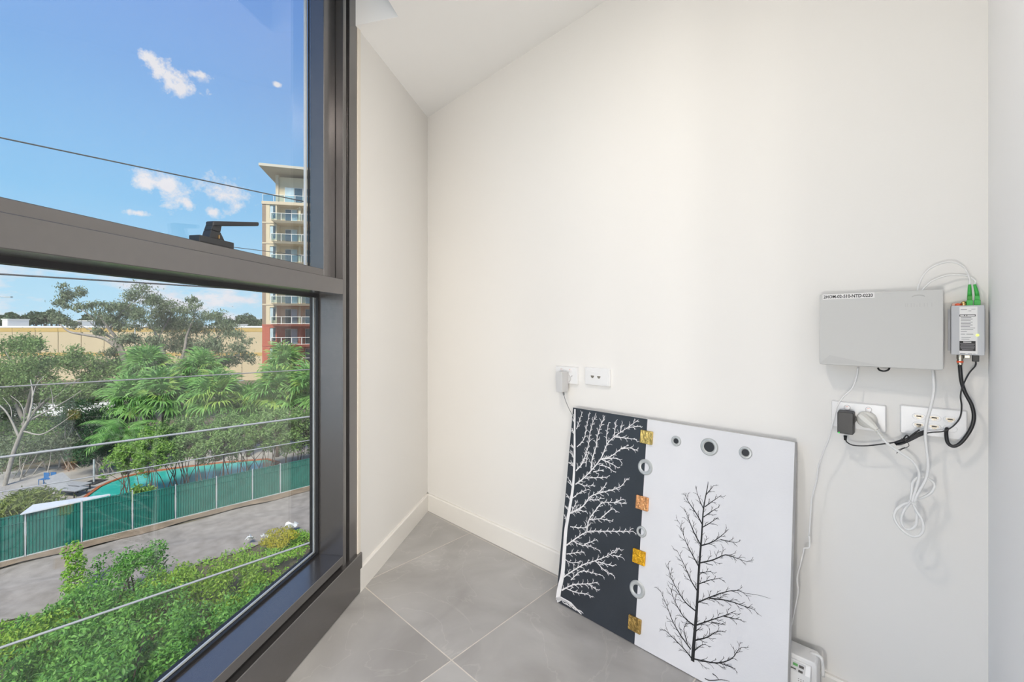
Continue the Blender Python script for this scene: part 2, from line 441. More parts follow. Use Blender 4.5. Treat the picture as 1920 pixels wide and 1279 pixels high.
def skirting(name, F, a0, a1, side, label):
    # profile with a small chamfered top
    prof = [(0, 0), (.013, 0), (.013, .092), (.009, .0975), (0, .0975)]
    mb = MB()
    mb.prism([F(a0, side * d, z) for d, z in prof], [F(a1, side * d, z) for d, z in prof])
    return tag(build(name, mb, M_skirt), label, kind='structure')
skirting('baseboard_back', Wp, 0, S_R, 1, 'white skirting board along the long wall')
skirting('baseboard_left', Lp, .0, WT0 + .004, -1, 'white skirting board along the short wall by the window')
mb = MB(); mb.prism([Wp(S_R, .013, z) for z in ()] or [Wp(S_R - d, .0, z) for d, z in [(0, 0), (.013, 0), (.013, .092), (.009, .0975), (0, .0975)]],
                    [Wp(S_R - d, .90, z) for d, z in [(0, 0), (.013, 0), (.013, .092), (.009, .0975), (0, .0975)]])
tag(build('baseboard_right', mb, M_skirt), 'white skirting board along the right partition', kind='structure')
mb = MB(); mb.box(Lp, WT0 - .012, WT0 + .008, -.004, .02, .10, 2.5)
tag(build('trim_1', mb, M_bead), 'cream plaster bead beside the window frame', kind='structure')

# ------------------------------------------------------------------ the window
win = thing('window_1', 'tall dark bronze window with a fixed lower pane and an opening upper sash', None, Lp(WT0, .05, 0))
win['kind'] = 'structure'
J0, J1 = WT0 + .006, 3.25
TI = .906                # inner edge of the jamb
HEAD = 2.74
mb = MB()
mb.box(Lp, TI - .022, TI, 0, .135, 0, HEAD); mb.box(Lp, TI - .046, TI - .022, .014, .135, 0, HEAD); mb.box(Lp, J0, TI - .046, 0, .135, 0, HEAD)
build('jamb', mb, M_frame, win, bevel=.0015, seg=1)
TJ = 3.10
mb = MB(); mb.box(Lp, TJ, TJ + .022, 0, .135, 0, HEAD); mb.box(Lp, TJ + .022, TJ + .046, .014, .135, 0, HEAD); mb.box(Lp, TJ + .046, J1, 0, .135, 0, HEAD)
build('jamb', mb, M_frame, win, bevel=.0015, seg=1)
mb = MB(); mb.box(Lp, TI, TJ, 0, .135, .172, .203); mb.box(Lp, TI, TJ, .014, .135, .0, .172)
build('sill', mb, M_frame, win, bevel=.0015, seg=1)
mb = MB(); mb.box(Lp, J0 - .018, J1, -.012, .012, .002, .156)
build('kick_plate', mb, M_frame, win, bevel=.002, seg=1)
mb = MB(); mb.box(Lp, TI, TJ, 0, .107, 1.199, 1.2565)
build('transom', mb, M_frame, win, bevel=.0015, seg=1)
mb = MB(); mb.box(Lp, TI, TJ, 0, .135, HEAD - .05, HEAD)
build('head_rail', mb, M_frame, win, bevel=.0015, seg=1)
# lower fixed pane with gaskets and aluminium spacer
GD = .118
mb = MB()
mb.box(Lp, TI, TJ, .099, .108, .203, .211); mb.box(Lp, TI, TJ, .099, .112, 1.187, 1.199)
mb.box(Lp, TI, TI + .009, .099, .108, .211, 1.187); mb.box(Lp, TJ - .009, TJ, .099, .108, .211, 1.187)
build('gasket', mb, M_gask, win)
mb = MB()
mb.box(Lp, TI, TJ, .119, .123, .205, 0.2115); mb.box(Lp, TI, TJ, .119, .123, 1.190, 1.199)
mb.box(Lp, TI, TI + .0062, .119, .123, 0.2115, 1.19); mb.box(Lp, TJ - .0062, TJ, .119, .123, 0.2115, 1.19)
build('spacer_bar', mb, M_alu, win)
mb = MB(); mb.box(Lp, TI + .001, TJ - .001, .110, .116, .205, 1.197)
tag(build('pane', mb, M_glass, win), 'clear fixed lower glass pane')
mb = MB()
mb.box(Lp, TI, TJ, .123, .135, .17, .212); mb.box(Lp, TI, TI + .0075, .123, .135, .17, 1.21); mb.box(Lp, TI, TJ, .123, .135, 1.188, 1.27)
build('outer_frame', mb, M_gask, win)
# upper sash
SB, SS = .032, .0746
sash = MB()
sash.box(Lp, TI + .002, TI + SS, SB, .088, 1.2565, HEAD - .05); sash.box(Lp, TJ - SS, TJ - .002, SB, .088, 1.2565, HEAD - .05)
sash.box(Lp, TI + SS, TJ - SS, SB, .088, 1.2565, 1.2865); sash.box(Lp, TI + SS, TJ - SS, SB, .088, HEAD - .10, HEAD - .05)
so = build('sash', sash, M_frame, win, bevel=.0015, seg=1)
mb = MB()
mb.box(Lp, TI + SS, TI + SS + .004, .088, .094, 1.2865, HEAD - .1); mb.box(Lp, TI + SS, TJ - SS, .088, .094, 1.2865, 1.2895)
build('gasket', mb, M_gask, so)
mb = MB(); mb.box(Lp, TI + SS, TI + SS + .010, .099, .106, 1.28, HEAD - .1)
build('spacer_bar', mb, M_alu, so)
mb = MB(); mb.box(Lp, TI + .04, TJ - .04, .094, .099, 1.27, HEAD - .07)
tag(build('pane', mb, M_glass, so), 'clear glass of the upper sash')
# handle of the upper sash
hb = MB(); hb.box(Lp, 1.386, 1.492, .034, .066, 1.2865, 1.3035)
ho = build('handle', hb, M_handle, win, bevel=.002); ho['label'] = 'black lever handle on the sash rail'
mb = MB()
mb.prism([Lp(1.415, .036, 1.303), Lp(1.462, .036, 1.303), Lp(1.462, .060, 1.303), Lp(1.415, .060, 1.303)],
         [Lp(1.430, .034, 1.322), Lp(1.458, .034, 1.322), Lp(1.458, .058, 1.322), Lp(1.430, .058, 1.322)])
build('handle_neck', mb, M_handle, ho, bevel=.0012)
mb = MB()
mb.prism([Lp(1.430, .034, 1.322), Lp(1.458, .034, 1.322), Lp(1.458, .058, 1.322), Lp(1.430, .058, 1.322)],
         [Lp(1.430, .029, 1.3435), Lp(1.4565, .029, 1.3405), Lp(1.4565, .052, 1.3405), Lp(1.430, .052, 1.3435)])
build('lever_stem', mb, M_handle, ho, bevel=.002)
mb = MB(); a_, b_ = np.array([1.4575, .0415, 1.3385]), np.array([1.345, -.001, 1.3625])
mb.prism([Lp(*(a_ + np.array(k))) for k in ((0, -.0115, -.006), (0, .0115, -.006), (0, .0115, .0065), (0, -.0115, .0065))],
         [Lp(*(b_ + np.array(k))) for k in ((0, -.007, -.0055), (0, .007, -.0055), (0, .007, .0055), (0, -.007, .0055))])
build('lever', mb, M_handle, ho, bevel=.003, seg=3)
mb = MB(); mb.box(Lp, 1.4345, 1.4375, .0330, .037, 1.305, 1.314)
build('indicator', mb, M_brass, ho)

# unseen second window, added further along to let in more daylight
w2 = thing('added_window', 'unseen dark bronze window added further along the wall for daylight', None, Lp(4.6, .05, .2)); w2['kind'] = 'structure'
for a0, a1, z0, z1 in ((3.6, 3.67, .2, 2.35), (5.53, 5.6, .2, 2.35), (3.67, 5.53, .2, .27), (3.67, 5.53, 2.28, 2.35)):
    mb = MB(); mb.box(Lp, a0, a1, .02, .12, z0, z1); build('frame', mb, M_frame, w2)
mb = MB(); mb.box(Lp, 3.67, 5.53, .07, .076, .27, 2.28); build('pane', mb, M_glass, w2)

# ------------------------------------------------------------------ ceiling downlights: nook lamp, plus unseen fill added in the room behind
def downlight(x, y, power, label, colr=(1.0, .92, .80), size=.085):
    z = ceil_z(x, y)
    t = thing('downlight', label, 'downlight', (x, y, z - .006), 'recessed ceiling downlights')
    mb = MB(); seg = 24
    prof = [(.0, .058), (.004, .058), (.006, .052), (.006, .046), (.0005, .044), (0, .044)]
    vs_ = [(x + r * math.cos(2 * math.pi * k / seg), y + r * math.sin(2 * math.pi * k / seg), z - h) for h, r in prof for k in range(seg)]
    mb.add(vs_, [(i * seg + k, i * seg + (k + 1) % seg, ((i + 1) % 6) * seg + (k + 1) % seg, ((i + 1) % 6) * seg + k) for i in range(5) for k in range(seg)])
    build('trim_ring', mb, M_wplas, t, smooth=True)
    ld = bpy.data.lights.new('downlight_lamp', 'AREA'); ld.shape = 'DISK'; ld.size = size; ld.energy = power; ld.color = colr
    lo_ = bpy.data.objects.new('downlight_lamp', ld); COL.objects.link(lo_); lo_.parent = t; lo_.location = (0, 0, -.004)
p = Wp(1.50, 1.05, 0); downlight(p[0], p[1], 8.8, 'recessed downlight in the ceiling of the nook', (1.0, .905, .81))
for (s, u, pw, lab) in [(3.2, 1.5, 30, 'added fill downlight just past the partition'), (3.2, 3.2, 30, 'added fill downlight in the middle of the room behind'), (4.7, 1.5, 30, 'added fill downlight by the far side wall'),
                   (4.7, 3.2, 30, 'added fill downlight towards the rear side wall'), (3.9, 4.4, 30, 'added fill downlight nearest the rear wall')]:
    q = Wp(s, u, 0); downlight(q[0], q[1], pw * .78, lab, (1.0, .965, .92))  # unseen downlights added to raise the ambient light
# two made-up globe lamps, added unseen behind the viewer to brighten the nook
M_opal = mat('fill lamp metal', (.75, .74, .72), .35, metal=.6, var=.02)
def fill_globe(s, u, z, power, lab):
    x, y, _ = Wp(s, u, 0)
    t = thing('fill_lamp', lab, 'lamp', (x, y, 0), 'unseen fill globes added behind the viewer')
    mb = MB(); mb.lathe((x, y, 0), (0, 0, 1), [(0, .13), (.015, .13), (.025, .10), (.03, .015)], 24); build('base', mb, M_opal, t, smooth=True)
    mb = MB(); mb.tube([(x, y, .03), (x, y, z - .15)], .009, 8); build('pole', mb, M_opal, t, smooth='all')
    mb = MB(); mb.lathe((x, y, z - .16), (0, 0, 1), [(0, .02), (.012, .035), (.02, .035)], 16); build('lamp_holder', mb, M_opal, t, smooth=True)
    ld = bpy.data.lights.new('globe', 'POINT'); ld.energy = power; ld.color = (1.0, .965, .92); ld.shadow_soft_size = .13
    lo_ = bpy.data.objects.new('globe', ld); COL.objects.link(lo_); lo_.parent = t; lo_.location = (0, 0, z)
fill_globe(1.97, 2.65, .58, 51, 'added unseen fill globe behind the viewer near the window')
fill_globe(3.7, 2.9, .80, 60, 'added unseen fill globe in the middle of the room behind')
# ================================================================== THINGS ON AND AT THE BACK WALL
def rrect(a0, a1, c0, c1, r, n=4):
    out = []
    for cx, cy, a in ((a1 - r, c1 - r, 0), (a0 + r, c1 - r, 90), (a0 + r, c0 + r, 180), (a1 - r, c0 + r, 270)):
        for k in range(n + 1):
            t = math.radians(a + 90 * k / n); out.append((cx + r * math.cos(t), cy + r * math.sin(t)))
    return out
def plate_mb(s0, s1, z0, z1, d0, d1, r, inset=0.0):
    mb = MB(); a = rrect(s0, s1, z0, z1, r); b = rrect(s0 + inset, s1 - inset, z0 + inset, z1 - inset, max(r - inset * .5, .0005))
    mb.prism([Wp(s, d0, z) for s, z in a], [Wp(s, d1, z) for s, z in b]); return mb
def wall_text(s, size, s0, z0, d, bold=0.0, width=None):
    mb, w = text_mb(s, size, lambda x, y, zz: (x, y, zz), bold)
    k = (width / w) if width else 1.0
    mb.v = [Wp(s0 + x * k, d + zz, z0 + y) for x, y, zz in mb.v]
    return mb

# --- leaning canvas -------------------------------------------------------------
CB0, CD0, CZ0 = 1.070, .160, .0
CT_D, CT_Z = .045, .745
CLEN = math.hypot(CD0 - CT_D, CT_Z)
CU = np.array([0, (CT_D - CD0) / CLEN, CT_Z / CLEN]); CN = np.array([0, CT_Z / CLEN, (CD0 - CT_D) / CLEN])
CWID, CTH = .772, .034
def Cv(a, b, h):
    q = np.array([CB0, CD0, CZ0]) + np.array([1, 0, 0]) * a + CU * b + CN * h
    return Wp(*q)
def cpx(px, py):
    r = np.array([(px - 960) / F_PX, 1.0, (HOR - py) / F_PX])
    O = np.array(Cv(0, 0, 0)); A = np.array(Cv(1, 0, 0)) - O; B = np.array(Cv(0, 1, 0)) - O; Nn = np.cross(A, B)
    P = r * (((O - np.array([0, 0, CAM_H])) @ Nn) / (r @ Nn)) + np.array([0, 0, CAM_H])
    return float((P - O) @ A), float((P - O) @ B)
canvas = thing('canvas_painting', 'square canvas painting of a white and a black bare tree leaning against the wall', 'painting', Cv(CWID / 2, 0, -CTH / 2))
mb = MB(); mb.box(Cv, 0, CWID, 0.002, CLEN, -CTH, -.0015)
build('stretched_canvas', mb, M_cside, canvas, bevel=.003)
sa = cpx(1214, 787)[0]; sb_ = cpx(1190, 1200)[0]; SEAM = (sa + sb_) / 2
mb = MB(); mb.prism([Cv(*q, -.0022) for q in [(.001, .003), (sb_, .003), (sa, CLEN - .001), (.001, CLEN - .001)]], [Cv(*q, 0) for q in [(.001, .003), (sb_, .003), (sa, CLEN - .001), (.001, CLEN - .001)]])
tag(build('dark_panel', mb, M_cdark, canvas), 'dark slate painted strip')
mb = MB(); mb.prism([Cv(*q, -.0022) for q in [(sb_, .003), (CWID - .001, .003), (CWID - .001, CLEN - .001), (sa, CLEN - .001)]], [Cv(*q, 0) for q in [(sb_, .003), (CWID - .001, .003), (CWID - .001, CLEN - .001), (sa, CLEN - .001)]])
tag(build('white_panel', mb, M_cwhite, canvas), 'white painted field')

def stroke(mb, pts, w0, w1, h=.0006):
    P = [np.array(p) for p in pts]; n = len(P); vs_ = []
    for i in range(n):
        t = P[min(i + 1, n - 1)] - P[max(i - 1, 0)]; L = np.linalg.norm(t) or 1; nn = np.array([-t[1], t[0]]) / L
        w = (w0 + (w1 - w0) * i / max(n - 1, 1)) / 2
        vs_ += [Cv(*(P[i] + nn * w), h), Cv(*(P[i] - nn * w), h)]
    mb.add(vs_, [(2 * i, 2 * i + 1, 2 * i + 3, 2 * i + 2) for i in range(n - 1)])
def smooth2(pts, n=4): return [(p.x, p.y) for p in catmull([(a, b, 0) for a, b in pts], n)]
rng = random.Random(11)
AMAX = None
def inside(p): return -.0 + .002 < p[0] < AMAX and .004 < p[1] < CLEN - .004
def twigs(mb, line, ln, w, dens, depth, spread=.75, taper=True):
    P = [np.array(p) for p in line]; seg = [np.linalg.norm(P[i + 1] - P[i]) for i in range(len(P) - 1)]; tot = sum(seg)
    d = dens * rng.uniform(.4, 1.0); side = rng.choice((-1, 1))
    while d < tot:
        acc = 0
        for i, L in enumerate(seg):
            if acc + L >= d: break
            acc += L
        k = (d - acc) / (seg[i] or 1); p = P[i] + (P[i + 1] - P[i]) * k; t = (P[i + 1] - P[i]) / (seg[i] or 1)
        a = side * rng.uniform(.5, 1.0) * spread; c, s_ = math.cos(a), math.sin(a)
        v = np.array([t[0] * c - t[1] * s_, t[0] * s_ + t[1] * c])
        l = ln * rng.uniform(.55, 1.15) * (1 - .35 * d / tot if taper else 1)
        b = rng.uniform(-.25, .25); v2 = np.array([v[0] * math.cos(b) - v[1] * math.sin(b), v[0] * math.sin(b) + v[1] * math.cos(b)])
        q = [p, p + v * l * .5, p + v * l * .5 + v2 * l * .5]
        if inside(q[2]) and inside(q[1]):
            stroke(mb, q, w, w * .6)
            if depth > 0: twigs(mb, q, ln * .55, w * .8, dens * .75, depth - 1, spread)
        side = -side; d += dens * rng.uniform(.7, 1.35)
def z6(x, y): return cpx(1040 + x / 5.114, 750 + y / 5.114)
def z7(x, y): return cpx(1040 + x / 4.918, 980 + y / 4.918)
def z8(x, y): return cpx(1200 + x / 2.617, 790 + y / 2.617)
wt = MB(); AMAX = min(sa, sb_) - .004
trunk = [z7(30, 720), z7(42, 620), z7(72, 480), z7(90, 260), z7(105, 60), z6(140, 1060), z6(175, 840), z6(190, 600), z6(192, 300), z6(195, 88)]
stroke(wt, smooth2(trunk, 5), .021, .0065)
stroke(wt, [z7(18, 715), z7(60, 700), z7(150, 745), z7(248, 845)], .018, .004); stroke(wt, [z7(40, 690), z7(110, 730), z7(200, 790)], .008, .003)
for k in range(14): 
    x = 70 + k * 13; stroke(wt, [z7(x, 728 + k * 7 + rng.uniform(-8, 8)), z7(x + 26, 748 + k * 7 + rng.uniform(-8, 8))], .003, .002)
B6 = [[(200, 810), (300, 730), (440, 570), (500, 430), (570, 355), (700, 265), (805, 190)], [(570, 355), (680, 365), (790, 380)], [(700, 265), (828, 250)],
      [(440, 570), (540, 540), (640, 465), (710, 435)], [(640, 470), (720, 460), (800, 490)], [(450, 570), (560, 620), (610, 655)], [(430, 625), (500, 640), (570, 690)],
      [(480, 565), (600, 560), (650, 610)], [(205, 680), (270, 600), (320, 450), (345, 290), (398, 125)], [(350, 680), (360, 570), (400, 440), (410, 350), (450, 230), (483, 150)],
      [(215, 450), (280, 380), (310, 240), (338, 115)], [(210, 280), (245, 180), (268, 112)], [(500, 430), (500, 330), (520, 215)], [(570, 350), (580, 270), (590, 200)],
      [(630, 310), (650, 215)], [(290, 750), (400, 745), (510, 740)], [(370, 690), (470, 670)], [(175, 940), (240, 890), (330, 855)], [(230, 800), (300, 825), (390, 820)],
      [(150, 1085), (270, 1020), (340, 930), (440, 890), (560, 860), (640, 825), (698, 750)], [(320, 950), (400, 960), (450, 940)], [(410, 900), (460, 850), (500, 800)],
      [(310, 1260), (330, 1150), (400, 1050), (460, 985), (570, 985), (690, 995)], [(570, 985), (660, 950)], [(340, 1150), (440, 1140), (560, 1165)],
      [(440, 1140), (550, 1045), (600, 1078)], [(150, 1090), (230, 1060), (310, 1075)], [(150, 1215), (230, 1225), (310, 1225)], [(300, 640), (310, 560), (330, 490)], [(160, 1080), (200, 1000), (220, 960)]]
B7 = [[(110, 210), (170, 165), (300, 85), (450, 80), (640, 80), (725, 80)], [(170, 170), (240, 205), (330, 220), (420, 260)], [(270, 200), (330, 180), (390, 155)],
      [(75, 510), (130, 470), (260, 390), (350, 360), (480, 310), (600, 235)], [(380, 355), (460, 440), (550, 490)], [(400, 360), (480, 385), (550, 400)],
      [(150, 530), (240, 450), (340, 460), (445, 490)], [(540, 300), (625, 320)], [(65, 625), (130, 590), (190, 570), (300, 565), (400, 550)], [(310, 565), (360, 600), (405, 625)],
      [(115, 610), (200, 645), (300, 660), (350, 690)], [(110, 290), (180, 280), (270, 270)], [(100, 340), (150, 370), (250, 360)], [(300, 85), (310, 10)]]
for B, zz in ((B6, z6), (B7, z7)):
    for b in B:
        ln = smooth2([zz(*q) for q in b], 3); big = len(b) > 4
        stroke(wt, ln, .0050 if big else .0034, .0018)
        twigs(wt, ln, .024 if big else .018, .0020, .0120, 1)
for (x, y) in [(190, 220), (188, 330), (188, 470), (185, 560), (180, 640), (168, 830), (150, 960), (130, 1060), (118, 1180)]:
    p = np.array(z6(x, y))
    for k in range(3):
        q = p + np.array([-rng.uniform(.012, .028), rng.uniform(.008, .035)]); q[0] = max(q[0], .003)
        l = [p, (p + q) / 2 + np.array([0, .003]), q]
        if inside(q): stroke(wt, l, .003, .0018); twigs(wt, l, .010, .002, .008, 0)
tag(build('white_tree', wt, M_pw, canvas, recalc=False), 'white branching tree painted on the dark strip')
bt = MB(); AMAX = CWID - .01
tk = [(258, 1178), (268, 1050), (280, 900), (290, 720), (303, 560), (312, 430), (330, 330), (335, 296)]
stroke(bt, smooth2([z8(*q) for q in tk], 5), .0105, .0012)
BB = [[(255, 1165), (215, 1115), (150, 1050), (118, 1020)], [(250, 1120), (200, 1050), (160, 980), (130, 900), (97, 825)], [(270, 1005), (215, 960), (170, 880), (150, 820)],
      [(272, 930), (225, 890), (185, 830), (150, 760), (137, 700)], [(280, 830), (250, 780), (215, 700), (180, 630)], [(290, 715), (260, 660), (225, 590), (195, 500)],
      [(300, 610), (265, 545), (235, 470), (220, 430)], [(305, 505), (275, 450), (235, 390), (220, 350)], [(312, 430), (290, 380), (272, 320)], [(230, 1080), (215, 1020), (232, 990)],
      [(262, 1165), (330, 1180), (390, 1185), (450, 1165), (480, 1125), (500, 1108)], [(390, 1185), (430, 1200), (470, 1215)], [(270, 1075), (330, 1060), (370, 1035), (410, 1030)],
      [(278, 1000), (350, 975), (410, 955), (470, 930)], [(350, 985), (420, 1000)], [(410, 955), (460, 968), (500, 975)], [(282, 890), (340, 865), (410, 840), (470, 830), (520, 845)],
      [(340, 868), (430, 880), (520, 910), (565, 925)], [(285, 800), (340, 780), (405, 768)], [(295, 695), (360, 680), (420, 655), (470, 670), (525, 690)],
      [(300, 610), (350, 595), (395, 565), (430, 535)], [(395, 580), (440, 590), (475, 595)], [(308, 520), (350, 495), (385, 470)], [(312, 470), (355, 440), (390, 420)],
      [(318, 420), (360, 390), (400, 362)], [(325, 360), (350, 330), (362, 315)], [(295, 745), (350, 735)], [(262, 1130), (300, 1100), (320, 1095)], [(274, 1030), (300, 1010)]]
for b in BB:
    ln = smooth2([z8(*q) for q in b], 3); big = len(b) > 3
    stroke(bt, ln, .0042 if big else .003, .0010)
    twigs(bt, ln, .030 if big else .022, .0013, .0135, 1, .7)
twigs(bt, smooth2([z8(*q) for q in tk], 3), .03, .0013, .03, 1, .8)
stroke(bt, smooth2([z8(520, 845), z8(580, 853), z8(640, 870)], 3), .0010, .0005)
stroke(bt, smooth2([z8(318, 1262), z8(345, 1272), z8(400, 1268), z8(440, 1276)], 3), .003, .001); stroke(bt, smooth2([z8(356, 1238), z8(372, 1250), z8(386, 1266)], 3), .003, .0015)
tag(build('black_tree', bt, M_pb, canvas, recalc=False), 'fine black branching tree painted on the white field')
def tile_on(px, py, w, m, lab):
    a, b = cpx(px, py); mb = MB(); mb.prism([Cv(*q, 0) for q in rrect(a - w / 2, a + w / 2, b - w / 2, b + w / 2, .003)], [Cv(*q, .008) for q in rrect(a - w / 2, a + w / 2, b - w / 2, b + w / 2, .003)])
    o = build('glass_square', mb, m, canvas, bevel=.0015, seg=1); o['label'] = lab
tile_on(1213, 820, .046, M_gold, 'pale gold foil glass square'); tile_on(1205, 943, .046, M_copper, 'copper foil glass square')
tile_on(1199, 1044, .046, M_amber, 'amber foil glass square'); tile_on(1191, 1170, .046, M_bronze, 'antique gold foil glass square')
def ring_on(px, py, ro, ri, filled, lab):
    a, b = cpx(px, py); mb = MB(); seg = 28
    prof = [(ri, .0), (ri, .003), (ri + (ro - ri) * .3, .0055), (ri + (ro - ri) * .75, .005), (ro, .0015), (ro, .0)]
    vs_ = [Cv(a + r * math.cos(2 * math.pi * k / seg), b + r * math.sin(2 * math.pi * k / seg), h) for r, h in prof for k in range(seg)]
    mb.add(vs_, [(i * seg + k, i * seg + (k + 1) % seg, ((i + 1) % 6) * seg + (k + 1) % seg, ((i + 1) % 6) * seg + k) for i in range(6) for k in range(seg)])
    o = build('ring', mb, M_ring, canvas, smooth=True); o['label'] = lab
    if filled:
        mb = MB(); mb.prism([Cv(a + ri * math.cos(2 * math.pi * k / seg), b + ri * math.sin(2 * math.pi * k / seg), .0003) for k in range(seg)], [Cv(a + ri * math.cos(2 * math.pi * k / seg), b + ri * math.sin(2 * math.pi * k / seg), .0022) for k in range(seg)])
        build('black_disc', mb, M_ringblk, o)
ring_on(1210, 876, .0275, .0150, False, 'open silver ring on the seam'); ring_on(1203, 997, .0185, .0105, False, 'small open silver ring on the seam'); ring_on(1195, 1105, .0285, .0150, False, 'large open silver ring low on the seam')
ring_on(1268, 827, .0170, .0085, True, 'small silver ring with black centre'); ring_on(1330, 838, .0275, .0160, True, 'large silver ring with black centre'); ring_on(1398, 849, .0185, .0105, True, 'medium silver ring with black centre')

# --- socket plates --------------------------------------------------------------
def double_outlet(s0, z0, label):
    t = thing('power_outlet', label, 'outlet', Wp(s0 + .058, .006, z0))
    build('plate', plate_mb(s0, s0 + .117, z0, z0 + .073, 0, .0125, .004, .0018), M_wplas, t, bevel=.0012)
    for cs in (.036, .081):
        o = t
        mb = MB(); mb.lathe(Wp(s0 + cs, .0122, z0 + .058), (*N_, 0), [(0, .0072), (.002, .0072), (.0045, .006), (.0048, .002)], 18)
        sw = build('switch', mb, M_switch, t, smooth=True)
        mb = MB(); mb.box(Wp, s0 + cs - .0025, s0 + cs + .0025, .0168, .0173, z0 + .0605, z0 + .0617); build('switch_mark', mb, M_smark, sw)
        for (dx, dz, rot) in ((-.007, .004, .5), (.007, .004, -.5), (0, -.007, 0)):
            mb = MB(); c, q = math.cos(rot), math.sin(rot)
            pts_ = [(x * c - y * q, x * q + y * c) for x, y in ((-.0009, -.0035), (.0009, -.0035), (.0009, .0035), (-.0009, .0035))]
            mb.prism([Wp(s0 + cs + dx + x, .0119, z0 + .030 + dz + y) for x, y in pts_], [Wp(s0 + cs + dx + x, .0127, z0 + .030 + dz + y) for x, y in pts_])
            build('pin_slot', mb, M_port, t)
    return t
double_outlet(.9536, .8335, 'white double power outlet left of the canvas, holding the grey charger')
double_outlet(1.921, .797, 'white double power outlet under the grey enclosure, holding two plugs')

# data plate beside the left outlet, with a raised lower panel
s0, z0 = 1.1047, .8385
t = thing('data_socket', 'white data wall plate with two ports above the canvas', 'socket', Wp(s0 + .058, .006, z0))
build('plate', plate_mb(s0, s0 + .117, z0, z0 + .073, 0, .0115, .004, .0018), M_wplas, t, bevel=.0012)
arc = [(s0 + .008 + .1 * k / 10, z0 + .064 - .010 * math.sin(math.pi * k / 10)) for k in range(11)]
mb = MB(); poly = [(s0 + .008, z0 + .008)] + [(s0 + .108, z0 + .008)] + arc[::-1]
mb.prism([Wp(s, .0112, z) for s, z in poly], [Wp(s, .0128, z) for s, z in poly]); build('face_panel', mb, M_wplas, t)
for cs in (.038, .068):
    mb = MB(); pl = [(-.0075, .006), (.0075, .006), (.0075, .002), (.003, -.004), (-.003, -.004), (-.0075, .002)]
    mb.prism([Wp(s0 + cs + x, .0124, z0 + .034 + y) for x, y in pl], [Wp(s0 + cs + x, .0132, z0 + .034 + y) for x, y in pl]); build('port', mb, M_contact, t)
# six port plate
s0, z0 = 2.0636, .8030
t = thing('data_socket', 'white six port data plate under the silver receiver', 'socket', Wp(s0 + .06, .006, z0))
build('plate', plate_mb(s0, s0 + .120, z0, z0 + .073, 0, .0125, .004, .0018), M_wplas, t, bevel=.0012)
for r_ in range(2):
    for c_ in range(3):
        cs, cz = s0 + .0355 + c_ * .0275, z0 + .0475 - r_ * .0215
        el = [(math.cos(2 * math.pi * k / 20) * .0125, math.sin(2 * math.pi * k / 20) * .0092) for k in range(20)]
        mb = MB(); mb.prism([Wp(cs + x, .0122, cz + y) for x, y in el], [Wp(cs + x * .94, .0138, cz + y * .94) for x, y in el])
        po = build('port_bezel', mb, M_wplas, t)
        if not (r_ == 1 and c_ == 2):
            mb = MB(); pl = [(-.0078, .004), (.0078, .004), (.0078, -.0015), (.004, -.0015), (.004, -.0055), (-.004, -.0055), (-.004, -.0015), (-.0078, -.0015)]
            mb.prism([Wp(cs + x, .0135, cz + y) for x, y in pl], [Wp(cs + x, .0143, cz + y) for x, y in pl]); build('socket', mb, M_contact, po)
            mb = MB(); mb.box(Wp, cs - .0045, cs + .0045, .0142, .0147, cz - .0005, cz + .0025); build('socket_cavity', mb, M_port, po)

# --- grey network enclosure -------------------------------------------------------
EN0, EN1, EZ0, EZ1, ED = 1.899, 2.1428, .9710, 1.1662, .055
enc = thing('network_enclosure', 'light grey plastic network enclosure with a printed label strip', 'enclosure', Wp((EN0 + EN1) / 2, .02, EZ0))
build('back_box', plate_mb(EN0 + .016, EN1 - .010, EZ0 + .010, EZ1 - .006, 0, .030, .006), M_box, enc, bevel=.001)
cv = build('cover', plate_mb(EN0, EN1, EZ0, EZ1, .026, ED, .006, .0015), M_box, enc, bevel=.002, seg=3)
mb = MB(); pl = [(EN0 + .004, EZ0 + .006), (EN0 + .125, EZ0 + .006), (EN0 + .024, EZ0 + .028)]
mb.prism([Wp(s, ED - .001, z) for s, z in pl], [Wp(s, ED + .0006, z) for s, z in pl]); build('cover_facet', mb, M_boxe, cv)
build('sticker', plate_mb(1.9075, 2.0165, 1.1505, 1.1642, ED, ED + .0004, .0005), M_paper, enc)
build('lettering', wall_text('2HOM-02-510-NTD-0220', .0118, 1.9095, 1.1533, ED + .0006, .00025, .1035), M_ink, enc)
mb = MB()
for k, (a, h) in enumerate(((0, 9), (3, 9), (8, 9), (12, 9), (16, 4), (20, 9), (26, 9), (30, 9), (36, 9))): mb.box(Wp, 2.074 + a * .0013, 2.0755 + a * .0013, ED - .0003, ED + .0004, 1.125, 1.125 + h * .001)
build('embossed_mark', mb, M_boxe, enc)['kind'] = 'stuff'
mb = MB(); mb.tube([Wp(2.098 + .012 * math.cos(a), ED + .0003, 1.148 + .006 * math.sin(a)) for a in np.linspace(.3, 2.9, 14)], .0011, 6); build('embossed_mark', mb, M_boxe, enc)
mb = MB(); q = [bw(1646, 690, .03), bw(1649, 694, .033), bw(1657, 696, .035), bw(1665, 694, .033), bw(1668, 689, .03)]
mb.tube(catmull([Wp(*p) for p in q], 4), .0022, 8); build('cable_loop', mb, M_bcab, enc, smooth='all')

